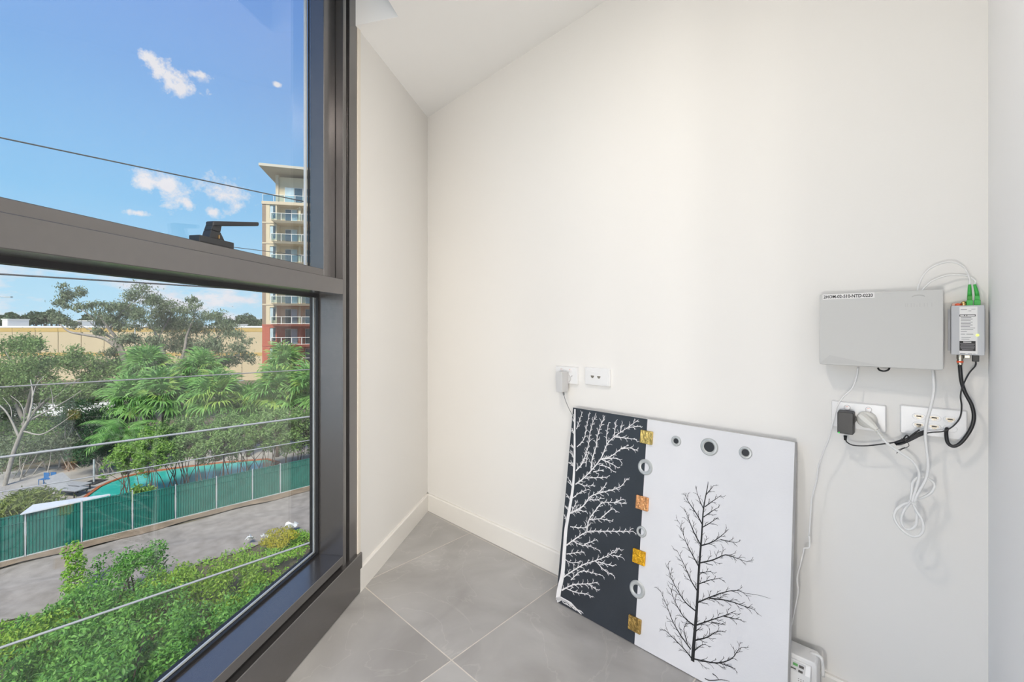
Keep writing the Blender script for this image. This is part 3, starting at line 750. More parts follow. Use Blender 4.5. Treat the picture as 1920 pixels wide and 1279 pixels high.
# --- silver optical receiver -----------------------------------------------------
R0, R1, RZ0, RZ1, RD = 2.1545, 2.2085, 1.0098, 1.1258, .040
rec = thing('optical_receiver', 'small silver optical receiver box with printed label and lit green light', 'receiver', Wp((R0 + R1) / 2, .02, RZ0))
build('body', plate_mb(R0, R1, RZ0, RZ1, .010, RD, .0025), M_silver, rec, bevel=.0012)
for k in range(6):
    mb = MB(); x = R0 + .0022 + k * .0020; mb.box(Wp, x, x + .0009, RD - .0005, RD + .0007, RZ0 + .002, RZ1 - .002); build('rib', mb, M_silver, rec)
mb = MB(); mb.box(Wp, R1 - .0045, R1 - .0032, RD - .0005, RD + .0007, RZ0 + .002, RZ1 - .002); build('rib', mb, M_silver, rec)
mb = MB(); mb.box(Wp, R0 - .004, R1 + .003, 0, .012, RZ0 + .008, RZ1 - .008); build('mounting_flange', mb, M_silver, rec)
LB0, LB1 = R0 + .0138, R0 + .0395
build('label_sheet', plate_mb(LB0, LB1 + .003, RZ0 + .003, RZ1 - .003, RD, RD + .0003, .0005), M_paper, rec)
def rz(y): return RZ1 - (y - 110) / (965 - 110) * (RZ1 - RZ0)
for (y0, y1) in ((265, 300), (722, 892)):
    mb = MB(); mb.box(Wp, LB0, LB1, RD + .0002, RD + .0005, rz(y1), rz(y0)); build('label_block', mb, M_ink, rec)
mb = MB()
for a, b, y in ((.0012, .0075, 283), (.0088, .0112, 283), (.0125, .0245, 283), (.006, .019, 741)): mb.box(Wp, LB0 + a, LB0 + b, RD + .0004, RD + .0007, rz(y + 8), rz(y - 7))
build('print_line', mb, M_paper, rec)['kind'] = 'stuff'
mb = MB()
for y, a, b in ((772, .001, .0245), (792, .002, .023), (812, .001, .0245), (832, .0015, .024), (852, .002, .0235), (872, .004, .022)):
    mb.box(Wp, LB0 + a, LB0 + b, RD + .0005, RD + .0007, rz(y + 5), rz(y - 4))
build('print_line', mb, M_inkg, rec)['kind'] = 'stuff'
mb = MB()
for y, a, b in ((180, .002, .012), (175, .019, .0255), (205, .0145, .019), (320, .002, .019), (345, .002, .021), (372, .002, .018), (398, .002, .021), (420, .002, .018), (447, .002, .021), (473, .002, .017),
                (498, .002, .025), (524, .002, .022), (558, .002, .012), (605, .002, .009), (605, .011, .022), (660, .003, .018), (690, .003, .016), (938, .001, .0095), (940, .0135, .020), (942, .022, .0255)):
    mb.box(Wp, LB0 + a, LB0 + b, RD + .0003, RD + .0005, rz(y + 5), rz(y - 4))
build('print_line', mb, M_inkg, rec)['kind'] = 'stuff'
mb = MB(); mb.lathe(Wp(R1 - .0115, RD, rz(620)), (*N_, 0), [(0, .0026), (.0012, .0026), (.002, .0014)], 14); build('indicator_light', mb, M_led, rec, smooth=True)
for k, (px, dp) in enumerate(((1818, .026), (1832, .024))):
    s = bw(px, 560, dp)[0]
    mb = MB(); mb.box(Wp, s - .0052, s + .0052, dp - .006, dp + .006, RZ1, RZ1 + .0125); po = build('connector', mb, M_green, rec, bevel=.0008)
    mb = MB(); mb.box(Wp, s - .0040, s + .0040, dp - .0045, dp + .0045, RZ1 + .0125, RZ1 + .023); build('connector_plug', mb, M_greend if k == 0 else M_green, po, bevel=.0006)
    ben = .0 if k == 0 else -.004
    mb = MB(); mb.tube([Wp(s, dp, RZ1 + .023), Wp(s + ben * .2, dp, RZ1 + .032), Wp(s + ben * .6, dp, RZ1 + .041), Wp(s + ben, dp, RZ1 + .0495)], [.0040, .0036, .0031, .0026], 10); build('strain_relief', mb, M_green, po, smooth='all')
s = bw(1807, 566, .026)[0]; mb = MB(); mb.lathe(Wp(s, .026, RZ1), (0, 0, 1), [(0, .0052), (.003, .0055), (.006, .0055), (.009, .004), (.011, .001)], 14); build('coax_port', mb, M_brass, rec, smooth=True)
s = bw(1796, 570, .028)[0]; mb = MB(); mb.lathe(Wp(s, .028, RZ1), (0, 0, 1), [(0, .0048), (.0025, .005), (.0045, .0042), (.006, .002)], 12); build('dust_cap', mb, M_red, rec, smooth=True)
mb = MB(); mb.box(Wp, R0 + .002, R0 + .010, .018, .026, RZ1, RZ1 + .006); build('clip', mb, M_pink, rec, bevel=.0008)
s = bw(1800, 680, .026)[0]; mb = MB(); mb.lathe(Wp(s, .026, RZ0), (0, 0, -1), [(0, .0058), (.006, .0062), (.010, .0062), (.0105, .0055), (.020, .0055), (.024, .005)], 14); cx_ = build('coax_connector', mb, M_nickel, rec, smooth=True)
mb = MB(); mb.lathe(Wp(s, .026, RZ0 - .0145), (0, 0, -1), [(0, .0059), (.0045, .0059)], 14); build('red_band', mb, M_red, cx_, smooth=True)
SCX = s
mb = MB(); mb.box(Wp, R0 + .022, R0 + .032, .018, .03, RZ0 - .008, RZ0); build('earth_lug', mb, M_nickel, rec, bevel=.001)
SDC = bw(1829, 676, .027)[0]
mb = MB(); mb.box(Wp, SDC - .0055, SDC + .0055, .0215, .0325, RZ0 - .015, RZ0); build('power_jack', mb, M_bplas, rec, bevel=.001)

def cable(name, pts, r, m, label, n=6, seg=8, cat='cable', parent=None):
    mb = MB(); mb.tube(catmull(pts, n), r, seg)
    o = build(name, mb, m, parent, smooth='all')
    if parent is None: tag(o, label, cat)
    return o
def bp(l): return [Wp(*bw(*p)) for p in l]
# white fibre leads
F1 = bp([(1721, 548, .035), (1722, 537, .035), (1733, 514, .036), (1752, 499, .038), (1775, 492, .038), (1795, 494, .034), (1810, 505, .03)]) + [Wp(bw(1818, 522, .026)[0], .026, RZ1 + .062), Wp(bw(1818, 560, .026)[0], .026, RZ1 + .048)]
cable('fibre_cable', F1, .0018, M_wcab, 'thin white fibre lead arching highest from enclosure to receiver')
F2 = bp([(1729, 548, .03), (1733, 540, .03), (1748, 527, .03), (1775, 517, .028), (1800, 516, .024), (1815, 518, .022)]) + [Wp(bw(1828, 527, .024)[0], .024, RZ1 + .058), Wp(bw(1832, 560, .024)[0] - .004, .024, RZ1 + .048)]
cable('fibre_cable', F2, .0018, M_wcab, 'thin white fibre lead in the lower flatter arch from enclosure to receiver')
# black coax from the receiver down and round to the data plate
cable('coax_cable', [Wp(SCX, .026, RZ0 - .022), Wp(SCX, .027, RZ0 - .032)] + bp([(1803, 716, .028), (1810, 737, .030), (1822, 760, .032), (1826, 783, .032), (1820, 805, .032), (1803, 829, .032), (1788, 837, .033), (1777, 830, .031), (1774, 812, .026), (1776, 803, .0145)]), .0037, M_bcab, 'thick black coaxial cable looping from receiver to data plate')
# receiver power lead with black charger and tied bundle
ch = thing('charger', 'black plug-in charger with green light and tied black lead', 'charger', Wp(1.956, .03, .782))
c0 = bw(1569, 771, .052); c1 = bw(1601, 817, .052)
build('body', plate_mb(c0[0], c1[0], c1[2], c0[2], .018, .052, .004, .001), M_bplas, ch, bevel=.0015)
mb = MB(); mb.lathe(Wp((c0[0] + c1[0]) / 2 + .004, .0127, .826), (*N_, 0), [(0, .017), (.006, .017)], 20); build('plug_base', mb, M_bplas, ch, smooth=True)
q = bw(1573, 811, .0525); mb = MB(); mb.lathe(Wp(*q), (*N_, 0), [(0, .0016), (.0006, .0012)], 10); build('indicator_light', mb, M_ledg, ch)
q = bw(1585, 817, .04); mb = MB(); mb.tube([Wp(*q), Wp(q[0], .04, q[2] - .012)], [.0042, .003], 8); build('strain_relief', mb, M_bplas, ch, smooth='all')
L1 = bp([(1585.5, 822, .04), (1588, 829, .04), (1600, 835, .04), (1625, 836, .04), (1660, 832, .042), (1682, 829, .045), (1700, 825, .046), (1726, 814, .045)])
cable('lead', L1, .0017, M_bcab, '', parent=ch)
L2 = bp([(1726, 815, .042), (1745, 811, .035), (1768, 809, .034), (1786, 800, .034), (1800, 783, .036), (1803, 762, .038), (1801, 742, .040), (1806, 722, .040), (1817, 700, .036)]) + [Wp(SDC, .027, RZ0 - .024), Wp(SDC, .027, RZ0 - .010)]
cable('lead', L2, .0015, M_bcab, '', parent=ch)
for k in range(6):
    o_ = (k - 2.5) * 1.6
    b = bp([(1676 + k * .8, 832 + o_ * .5, .048 + .002 * (k % 3)), (1690, 829 + o_, .050 + .002 * (k % 3)), (1705, 824 + o_ * .8, .050), (1722, 815 + o_ * .9, .048), (1733, 811 + o_ * .8, .046)])
    cable('lead_bundle', b, .0019, M_bcab, '', parent=ch, n=3, seg=6)
cable('lead_bundle', bp([(1690, 829, .05), (1694, 823, .052), (1700, 816, .053), (1703, 820, .052), (1698, 827, .05)]), .0017, M_bcab, '', parent=ch, n=3, seg=6)
cable('lead_bundle', bp([(1700, 824, .05), (1715, 812, .053), (1724, 806, .05)]), .0019, M_bcab, '', parent=ch, n=3, seg=6)
cable('twist_tie', bp([(1690, 822, .055), (1699, 827, .057), (1704, 834, .056), (1702, 838, .056), (1690, 843, .057), (1681, 850, .058)]), .0008, M_bcab, '', parent=ch, n=3, seg=5)
cable('twist_tie', bp([(1697, 839, .057), (1689, 842, .057), (1681, 845, .058)]), .0008, M_bcab, '', parent=ch, n=3, seg=5)

# white mains plug with coiled flex going up to the enclosure
pg = thing('mains_plug', 'white mains plug with white flex tied in a coil below the enclosure', 'plug', Wp(2.01, .03, .60))
q = bw(1631, 787, .0127)
mb = MB(); mb.lathe(Wp(q[0] - .006, .0127, q[2]), (*N_, 0), [(0, .0215), (.006, .022), (.014, .020), (.017, .016)], 24); build('plug_base', mb, M_wplas2, pg, smooth=True)
A = np.array(Wp(*bw(1618, 784, .038))); B = np.array(Wp(*bw(1644, 806, .050)))
mb = MB(); mb.tube([A + (B - A) * k for k in (-.25, 0, .3, .7, 1.0)], [.008, .0125, .0125, .0095, .0055], 8); build('plug_grip', mb, M_wplas2, pg, smooth=True)
Cc = np.array(Wp(*bw(1656, 824, .055)))
for k in range(5):
    p0 = B + (Cc - B) * (k / 5); mb = MB(); d_ = (Cc - B) / np.linalg.norm(Cc - B)
    mb.tube([p0, p0 + d_ * .0024], [.0056 - k * .0004, .0054 - k * .0004], 10); build('strain_relief_ring', mb, M_wplas2, pg, smooth=True)
FX = [tuple(B), tuple(Cc)] + bp([(1672, 838, .058), (1690, 850, .058), (1710, 864, .058), (1721, 880, .058), (1723, 897, .058), (1716, 922, .060), (1711, 940, .062), (1718, 957, .066), (1729, 975, .07), (1731, 994, .07), (1722, 1005, .07),
       (1706, 1004, .070), (1688, 990, .069), (1677, 972, .066), (1680, 957, .064), (1694, 946, .062), (1706, 941, .058), (1709, 925, .055), (1711, 907, .053), (1719, 897, .050), (1731, 895, .046), (1745, 900, .044), (1752, 909, .044), (1748, 921, .046), (1735, 931, .050),
       (1715, 938, .056), (1703, 947, .060), (1693, 962, .062), (1690, 978, .062), (1697, 991, .062), (1709, 992, .062), (1718, 983, .062), (1719, 965, .062), (1715, 945, .062), (1720, 928, .062), (1733, 905, .060), (1739, 888, .058), (1740, 865, .056), (1737, 840, .056), (1735, 815, .056),
       (1738, 790, .054), (1746, 760, .050), (1751, 730, .044), (1750, 708, .036), (1748, 690, .028)])
cable('flex', FX, .0030, M_wcab, '', parent=pg, n=5, seg=8)
mb = MB(); q = [bw(1704, 938, .066), bw(1708, 943, .070), bw(1716, 943, .070), bw(1721, 941, .062)]; mb.tube(catmull([Wp(*p) for p in q], 3), .0013, 6); build('cable_tie', mb, M_wcab, pg, smooth='all')
mb = MB(); q = [bw(1707, 941, .068), bw(1703, 948, .070), bw(1700, 955, .070)]; mb.tube([Wp(*p) for p in q], .0011, 6); build('cable_tie', mb, M_wcab, pg, smooth='all')

# thin white lead hanging from the enclosure to the floor
cable('thin_lead', bp([(1608, 690, .03), (1606, 706, .03), (1598, 728, .035), (1580, 746, .045), (1569, 763, .055), (1562, 790, .055), (1553, 825, .05), (1543, 850, .045), (1535, 873, .04), (1533, 885, .04), (1530, 905, .04), (1522, 935, .04), (1520, 960, .042), (1517, 1005, .044)]), .0019, M_wcab, 'thin white lead hanging from the enclosure beside the canvas')
o = cable('lead_lower', bp([(1517, 1005, .044), (1518, 1020, .044), (1516.5, 1027, .044), (1508, 1028.5, .044), (1506, 1036, .044), (1500, 1060, .042), (1494, 1085, .04), (1496, 1110, .038), (1489, 1145, .034), (1484, 1170, .03), (1476, 1188, .025), (1466, 1215, .02)]), .0022, M_wcab, '', parent=bpy.data.objects['thin_lead'])

# grey charger in the left outlet
gc = thing('charger', 'pale grey plug-in charger in the left outlet with thin lead', 'charger', Wp(1.02, .04, .80))
build('body', plate_mb(.9965, 1.0275, .8025, .886, .018, .062, .003), M_gplas, gc, bevel=.0015)
mb = MB(); mb.lathe(Wp(1.022, .0127, .858), (*N_, 0), [(0, .016), (.006, .016)], 20); build('plug_base', mb, M_gplas, gc, smooth=True)
mb = MB(); mb.tube([Wp(1.015, .035, .803), Wp(1.017, .035, .787)], [.0045, .003], 8); build('strain_relief', mb, M_gcab, gc, smooth='all')
cable('lead', [Wp(1.017, .035, .789), Wp(1.022, .033, .770), Wp(1.035, .026, .735), Wp(1.052, .018, .700), Wp(1.068, .014, .66), Wp(1.085, .010, .60), Wp(1.10, .016, .40), Wp(1.12, .02, .16)], .0012, M_gcab, '', parent=gc)

# white modem standing on the floor, half hidden by the canvas
MS0, MS1, MD0, MD1, MZ = 1.70, 1.899, .028, .100, .163
md = thing('modem', 'white modem with coloured sockets standing on the floor behind the canvas', 'modem', Wp(1.80, .065, 0))
build('body', plate_mb(MS0, MS1, .004, MZ, MD0, MD1 - .012, .010), M_wplas, md, bevel=.004, seg=3)
mb = MB(); pr = [(MD1 - .013, .004), (MD1 + .004, .006), (MD1 + .004, .128), (MD1 - .006, .152), (MD1 - .013, .152)]
mb.prism([Wp(MS0 + .004, d, z) for d, z in pr], [Wp(MS1 - .012, d, z) for d, z in pr]); fr_ = build('front_shell', mb, M_wplas, md, bevel=.002)
mb = MB(); pr = [(MD1 - .0045, .1495), (MD1 + .0045, .1285), (MD1 + .0058, .1293), (MD1 - .003, .1503)]
mb.prism([Wp(MS0 + .02, d, z) for d, z in pr], [Wp(MS1 - .024, d, z) for d, z in pr]); pn = build('socket_panel', mb, M_gplas, md)
def on_panel(sc, k, w, hgt, m, nm):
    dd, zz = MD1 - .0037 + .0092 * k, .1499 - .0209 * k; ud, uz = .40 * hgt / 2, -.91 * hgt / 2
    mb = MB(); q = [(sc - w / 2, dd - ud, zz - uz), (sc + w / 2, dd - ud, zz - uz), (sc + w / 2, dd + ud, zz + uz), (sc - w / 2, dd + ud, zz + uz)]
    mb.prism([Wp(*p) for p in q], [Wp(p[0], p[1] + .0022, p[2] + .001) for p in q]); build(nm, mb, m, pn)
on_panel(1.866, .3, .011, .006, M_port, 'socket'); on_panel(1.8645, .8, .010, .005, M_port, 'socket'); on_panel(1.852, .28, .011, .006, M_greend, 'socket')
on_panel(1.848, .75, .012, .003, M_port, 'socket'); on_panel(1.834, .8, .007, .006, M_red, 'socket'); on_panel(1.836, .3, .008, .007, M_wplas, 'button')
for i in range(3):
    for j in range(4):
        mb = MB(); mb.lathe(Wp(1.860 + i * .0055, MD1 + .0038, .112 - j * .0055), (*N_, 0), [(0, .0011), (.0006, .0011)], 8); build('vent_hole', mb, M_port, fr_)
mb = MB(); mb.box(Wp, 1.834, 1.839, MD1 + .003, MD1 + .0047, .100, .107); build('logo_mark', mb, M_red, fr_)
mb = MB(); mb.tube(catmull([Wp(MS1 - .02, .05, MZ), Wp(MS1 + .002, .052, MZ + .002), Wp(MS1 + .008, .052, MZ - .012), Wp(MS1 + .009, .05, MZ - .05)], 4), .004, 8); build('side_lead', mb, M_wcab, md, smooth='all')
# ================================================================== OUTSIDE THE WINDOW
G = -9.0                                         # street level below the room
DS = np.array([.7205, .6935]); DM = np.array([-DS[1], DS[0]])    # along the lane / away from the building
FA = np.array(gz(0, 1057, G)[:2])                # a point at the foot of the fence
def Fp(a, w, z): p = FA + DS * a + DM * w; return (float(p[0]), float(p[1]), z)
NPR = np.random.default_rng(5)
M_soil = mat('brown soil and leaf litter', (.10, .085, .055), .9, var=.35, scale=.9, bump=.4, bscale=6, col2=(.16, .14, .085))
M_gravel = mat('grey crushed gravel', (.24, .215, .185), .9, var=.1, scale=2.2, bump=.8, bscale=14, col2=(.32, .29, .255))
M_dirt = mat('brown bare earth', (.22, .165, .115), .95, var=.25, scale=2.0, bump=.5, bscale=12)
M_deck = mat('pale concrete paving', (.34, .325, .305), .8, var=.12, scale=1.2)
M_cope = mat('terracotta coping', (.36, .10, .035), .6, var=.15, scale=4)
M_water = mat('teal pool water', (.03, .42, .36), .12, spec=.5, var=.12, scale=.6, bump=.15, bscale=3)
M_fence = mat('teal steel sheet', (.008, .135, .108), .5, spec=.4, var=.18, scale=2.5)
M_fence2 = mat('faded teal steel sheet', (.03, .155, .125), .55, spec=.4, var=.15, scale=2.5)
M_post = mat('galvanised post', (.52, .56, .58), .5, metal=.3, var=.08)
M_wsheet = mat('white sheet roofing', (.55, .58, .62), .5, var=.05)
M_bark = mat('grey gum bark', (.30, .27, .245), .85, var=.2, scale=2, bump=.3, bscale=14)
M_barkd = mat('dark bark', (.11, .085, .065), .9, var=.25, scale=4)
M_barkp = mat('pale bare bark', (.33, .31, .28), .85, var=.15, scale=3)
def leafm(name, c1, c2, tr=.32):
    return mat(name, c1, .5, spec=.35, var=0.0, island=.62, col2=c2, scale=1.5, trans=tr)
L_fore = leafm('glossy shrub leaves', (.024, .125, .018), (.24, .52, .10), .28)
L_fore2 = leafm('yellow green shrub leaves', (.10, .26, .02), (.36, .52, .07))
L_weed = leafm('bright weed leaves', (.12, .34, .03), (.38, .60, .09))
L_yel = leafm('yellow flowering weed', (.30, .32, .02), (.60, .52, .04))
L_screen = leafm('olive screen leaves', (.085, .185, .05), (.31, .48, .16))
L_screen2 = leafm('fresh screen leaves', (.09, .23, .03), (.34, .54, .12))
L_gum = leafm('grey green gum leaves', (.10, .145, .075), (.27, .34, .20))
L_broad = leafm('mid green feathery leaves', (.08, .18, .04), (.27, .39, .14))
L_dark = leafm('deep green leaves', (.015, .062, .025), (.07, .15, .06))
L_far = leafm('distant dark leaves', (.045, .085, .045), (.13, .19, .10))
L_palm = leafm('palm fan green', (.085, .25, .05), (.29, .54, .15))
L_palm2 = leafm('yellow green palm fan', (.20, .36, .05), (.42, .58, .15))
L_low = leafm('yellow green strappy leaves', (.10, .16, .03), (.30, .36, .10))

# ground, lane and pool deck
def ground_poly(name, pts, z, m, label, zb=.25):
    mb = MB(); mb.prism([(x, y, z - zb) for x, y in pts], [(x, y, z) for x, y in pts])
    return tag(build(name, mb, m), label, kind='structure')
ground_poly('ground', [(-260, -30), (120, -30), (120, 320), (-260, 320)], G - .02, M_soil, 'earth around the lane and trees', .3)
def undulating(name, a0, a1, w0, w1, na, nw, m, label, z, amp, wav):
    mb = MB(); vs_ = []
    for i in range(na + 1):
        for j in range(nw + 1):
            a = a0 + (a1 - a0) * i / na; k = j / nw
            e0 = w0 + wav * math.sin(a * .9 + 1) + wav * .6 * math.sin(a * 2.3); e1 = w1 + wav * .3 * math.sin(a * 1.7)
            vs_.append(Fp(a, e0 + (e1 - e0) * k, z + amp * (math.sin(a * 1.3 + j) * .5 + math.sin(j * 2.1 + a * 3.1) * .5) * math.sin(math.pi * k)))
    mb.add(vs_, [(i * (nw + 1) + j, (i + 1) * (nw + 1) + j, (i + 1) * (nw + 1) + j + 1, i * (nw + 1) + j + 1) for i in range(na) for j in range(nw)])
    o = build(name, mb, m, smooth='all', origin=(0, 0, 0)); return tag(o, label, kind='structure')
undulating('lane', -12, 26, -6.2, -.8, 90, 14, M_gravel, 'grey gravel lane running along the green fence', G + .03, .05, .35)
undulating('lane_verge', -12, 26, -.75, .12, 60, 5, M_dirt, 'brown earth strip at the foot of the green fence', G + .06, .03, .12)

# fence of corrugated sheets between posts
POSTS = [-5.9, -4.2, -2.5, -.95] + [0] * 0
def fa(px, py):
    p = np.array(gz(px, py, G)[:2]) - FA; return float(p @ DS)
POSTS = [fa(47, 1046.5) - 1.74 * 3, fa(47, 1046.5) - 1.74 * 2, fa(47, 1046.5) - 1.74]
POSTS += [fa(x, y) for x, y in [(47, 1046.5), (153, 1018), (248, 993.5), (328, 972.5), (404, 953.5), (471, 937), (523, 924.5), (583, 910)]]
for k in range(4): POSTS.append(POSTS[-1] + 1.74)
fen = thing('fence', 'long teal corrugated steel fence with grey posts beside the gravel lane', 'fence', Fp(4, 0, G))
for k, a in enumerate(POSTS):
    mb = MB(); mb.box(Fp, a - .02, a + .02, -.04, .03, G, G + (2.0 if 2 < k < 6 else 1.86)); build('post', mb, M_post, fen)
for k in range(len(POSTS) - 1):
    a0, a1 = POSTS[k] + .035, POSTS[k + 1] - .035; h = 1.93 if 2 <= k < 5 else 1.80
    mb = MB(); n = 16; vs_ = []
    prof = []
    for i in range(n):
        x0 = a0 + (a1 - a0) * i / n; w_ = (a1 - a0) / n
        prof += [(x0, 0), (x0 + w_ * .62, 0), (x0 + w_ * .72, .03), (x0 + w_ * .90, .03)]
    prof.append((a1, 0))
    vs_ = [Fp(a, w, G + zz) for zz in (.05, h) for a, w in prof]; m_ = len(prof)
    mb.add(vs_, [(i, i + 1, m_ + i + 1, m_ + i) for i in range(m_ - 1)])
    build('panel', mb, M_fence if k < 6 or k > 9 else M_fence2, fen, recalc=False)
    for zz in (.04, h * .80, h - .05):
        mb = MB(); mb.box(Fp, a0, a1, -.02 if zz > .5 and zz < h * .9 else -.025, .045, G + zz, G + zz + (.025 if zz != .04 else .05)); build('rail', mb, M_fence if zz > .1 else M_post, fen)
# white sheet roof of a low lean-to behind the fence
ln = thing('lean_to', 'low white sheet roof right behind the green fence', 'shed', Fp(POSTS[3] + 1.2, .5, G))
q = [gz(38, 964, G + 1.98), gz(62, 946, G + 2.02), gz(206, 926, G + 2.02), gz(200, 929, G + 1.98)]
mb = MB(); mb.prism([(x, y, z - .05) for x, y, z in q], q); build('roof_sheet', mb, M_wsheet, ln)
for x, y, z in (q[1], q[2]):
    mb = MB(); mb.box(lambda a, b, c: (x + a, y + b, c), -.03, .03, -.03, .03, G, z - .05); build('post', mb, M_post, ln)

# pool
deck_pts = [gz(-60, 960, G)[:2], gz(-120, 900, G)[:2], gz(60, 880, G)[:2], gz(280, 858, G)[:2], gz(600, 820, G)[:2], Fp(20, .6, 0)[:2], Fp(4, .6, 0)[:2], Fp(1.5, .6, 0)[:2]]
ground_poly('pool_deck', deck_pts, G + .03, M_deck, 'pale concrete paving around the swimming pool')
cope = [gz(x, y, G + .05)[:2] for x, y in [(158, 937), (172, 926), (190, 913), (210, 904), (232, 896), (265, 888), (300, 883), (350, 876), (420, 868), (500, 862)]]
back = [gz(x, y, G + .05)[:2] for x, y in [(520, 868), (500, 880), (470, 894), (420, 905), (370, 913), (320, 920), (270, 929), (220, 940), (180, 944)]]
outl = [tuple(p) for p in cope + back]
pool = thing('swimming_pool', 'kidney shaped teal swimming pool with terracotta edge', 'pool', (*np.mean(np.array(outl), 0), G))
mb = MB(); mb.prism([(x, y, G - .3) for x, y in outl], [(x, y, G + .036) for x, y in outl]); build('water', mb, M_water, pool)
cen = np.mean(np.array(outl), 0); mb = MB(); n = len(outl); vs_ = []
for i, p in enumerate(outl):
    p = np.array(p); t_ = np.array(outl[(i + 1) % n]) - np.array(outl[i - 1]); nn = np.array([t_[1], -t_[0]]) / np.linalg.norm(t_)
    if nn @ (p - cen) < 0: nn = -nn
    for off_, z in ((0, G - .1), (0, G + .10), (.2, G + .10), (.2, G - .1)): vs_.append((*(p + nn * off_), z))
mb.add(vs_, [(i * 4 + k, i * 4 + (k + 1) % 4, ((i + 1) % n) * 4 + (k + 1) % 4, ((i + 1) % n) * 4 + k) for i in range(n) for k in range(4)])
build('coping', mb, M_cope, pool)
M_vinyl = mat('grey sling fabric', (.33, .34, .35), .7, var=.08); M_dkmet = mat('dark metal', (.04, .04, .045), .5, var=.1)
M_blue = mat('blue plastic', (.02, .13, .33), .4, var=.08)
def lounger(px, py, rz, label):
    x, y, z = gz(px, py, G + .03); t = thing('pool_lounger', label, 'lounger', (x, y, z), 'loungers by the pool', rz); t.scale = (1.2, 1.2, 1.2)
    mb = MB(); I = lambda a, b, c: (a, b, c)
    mb.box(I, -.9, .35, -.3, .3, .30, .34); build('bed', mb, M_vinyl, t, local=True)
    mb = MB(); mb.prism([(.35, -.3, .30), (.35, .3, .30), (.95, .3, .72), (.95, -.3, .72)], [(.33, -.3, .34), (.33, .3, .34), (.93, .3, .76), (.93, -.3, .76)]); build('backrest', mb, M_vinyl, t, local=True)
    for a in (-.8, .6):
        for b in (-.27, .27):
            mb = MB(); mb.box(I, a - .02, a + .02, b - .02, b + .02, 0, .31); build('leg', mb, M_dkmet, t, local=True)
    for b in (-.3, .3):
        mb = MB(); mb.box(I, -.92, .36, b - .02, b + .02, .28, .32); build('side_rail', mb, M_dkmet, t, local=True)
lounger(133, 919, math.pi * .95, 'grey lounger with raised back nearest the white lean-to roof')
lounger(126, 928, math.pi * .95, 'grey lounger half hidden by the white lean-to roof')
x, y, z = gz(176, 905, G + .03); um = thing('umbrella_stand', 'grey umbrella post on a flat square base by the pool', 'umbrella stand', (x, y, z))
mb = MB(); mb.box(lambda a, b, c: (x + a, y + b, z + c), -.45, .45, -.45, .45, 0, .06); build('base', mb, M_dkmet, um)
mb = MB(); mb.tube([(x, y, z + .06), (x, y, z + 1.5)], .05, 10); build('pole', mb, M_post, um)
for px, py, lab in ((82, 908, 'blue plastic chair, the left of two beyond the loungers'), (95, 907, 'blue plastic chair, the right of two beyond the loungers')):
    x, y, z = gz(px, py, G + .03); c = thing('plastic_chair', lab, 'chair', (x, y, z), 'blue chairs by the pool')
    I = lambda a, b, cc: (x + a * .7, y + b * .7, z + cc * .8)
    mb = MB(); mb.box(I, -.25, .25, -.25, .25, .40, .44); build('seat', mb, M_blue, c)
    mb = MB(); mb.box(I, -.25, .25, .22, .26, .44, .85); build('backrest', mb, M_blue, c)
    for a in (-.22, .22):
        for b in (-.22, .22): mb = MB(); mb.box(I, a - .02, a + .02, b - .02, b + .02, 0, .40); build('leg', mb, M_blue, c)

# ---------------------------------------------------------------- warehouse
YW = 80.0
M_wh = mat('cream render panel', (.52, .43, .285), .8, var=.03, scale=.3); M_whs = mat('ochre band', (.50, .35, .12), .8, var=.04, scale=.5)
M_flash = mat('white metal flashing', (.78, .80, .82), .5, var=.03); M_roofg = mat('grey plant metal', (.30, .34, .40), .6, var=.08)
wh = thing('warehouse', 'long cream warehouse with an ochre stripe under its flat roof', 'building', (-75, YW, G))
def Ip(a, b, c): return (a, b, c)
WX0, WX1, ZT = -150.0, -18.0, CAM_H + .05
mb = MB(); mb.box(Ip, WX0, WX1, YW + .3, YW + 24, G, ZT - .2); build('hall', mb, M_wh, wh)
pw = 4.3; x = WX0; k = 0
jo = at(66, 640, YW)[0]; x = jo - pw * math.floor((jo - WX0) / pw)
while x + pw < WX1:
    mb = MB(); mb.box(Ip, x + .06, x + pw - .06, YW, YW + .35, G, ZT - 1.05); build('wall_panel', mb, M_wh, wh)
    mb = MB(); mb.box(Ip, x + .04, x + pw - .04, YW - .03, YW + .35, ZT - 1.05, ZT - .25); build('ochre_band', mb, M_whs, wh)
    mb = MB(); mb.box(Ip, x + .04, x + pw - .04, YW - .03, YW + .1, G + 4.6, G + 5.2); build('ochre_band', mb, M_whs, wh)
    x += pw
mb = MB(); mb.box(Ip, WX0, WX1, YW - .1, YW + .5, ZT - .25, ZT + .05); build('parapet', mb, M_flash, wh)
def roofbox(name, px0, px1, py0, m, lab, Y=90.0, dep=4.0):
    a, b = at(px0, py0, Y), at(px1, py0, Y); t = thing(name, lab, 'roof unit', ((a[0] + b[0]) / 2, Y + dep / 2, ZT - .2))
    mb = MB(); mb.box(Ip, a[0], b[0], Y, Y + dep, ZT - .2, a[2] - .15); build('casing', mb, m, t)
    mb = MB(); mb.box(Ip, a[0] - .12, b[0] + .12, Y - .12, Y + dep + .12, a[2] - .15, a[2]); build('cap', mb, M_flash, t)
    return t
roofbox('roof_vent', 4, 14, 598, M_flash, 'tall white vent box at the left end of the warehouse roof')
t = roofbox('plant_room', 122, 178, 601, M_roofg, 'long blue grey plant room on the warehouse roof', 95, 8)
a, b = at(144, 604, 94.9), at(152, 609, 94.9); mb = MB(); mb.box(Ip, a[0], b[0], 94.8, 95.05, b[2], a[2]); build('louvre', mb, M_dkmet, t)
roofbox('roof_vent', 330, 344, 606, M_flash, 'low white vent box mid warehouse roof behind the gum leaves')
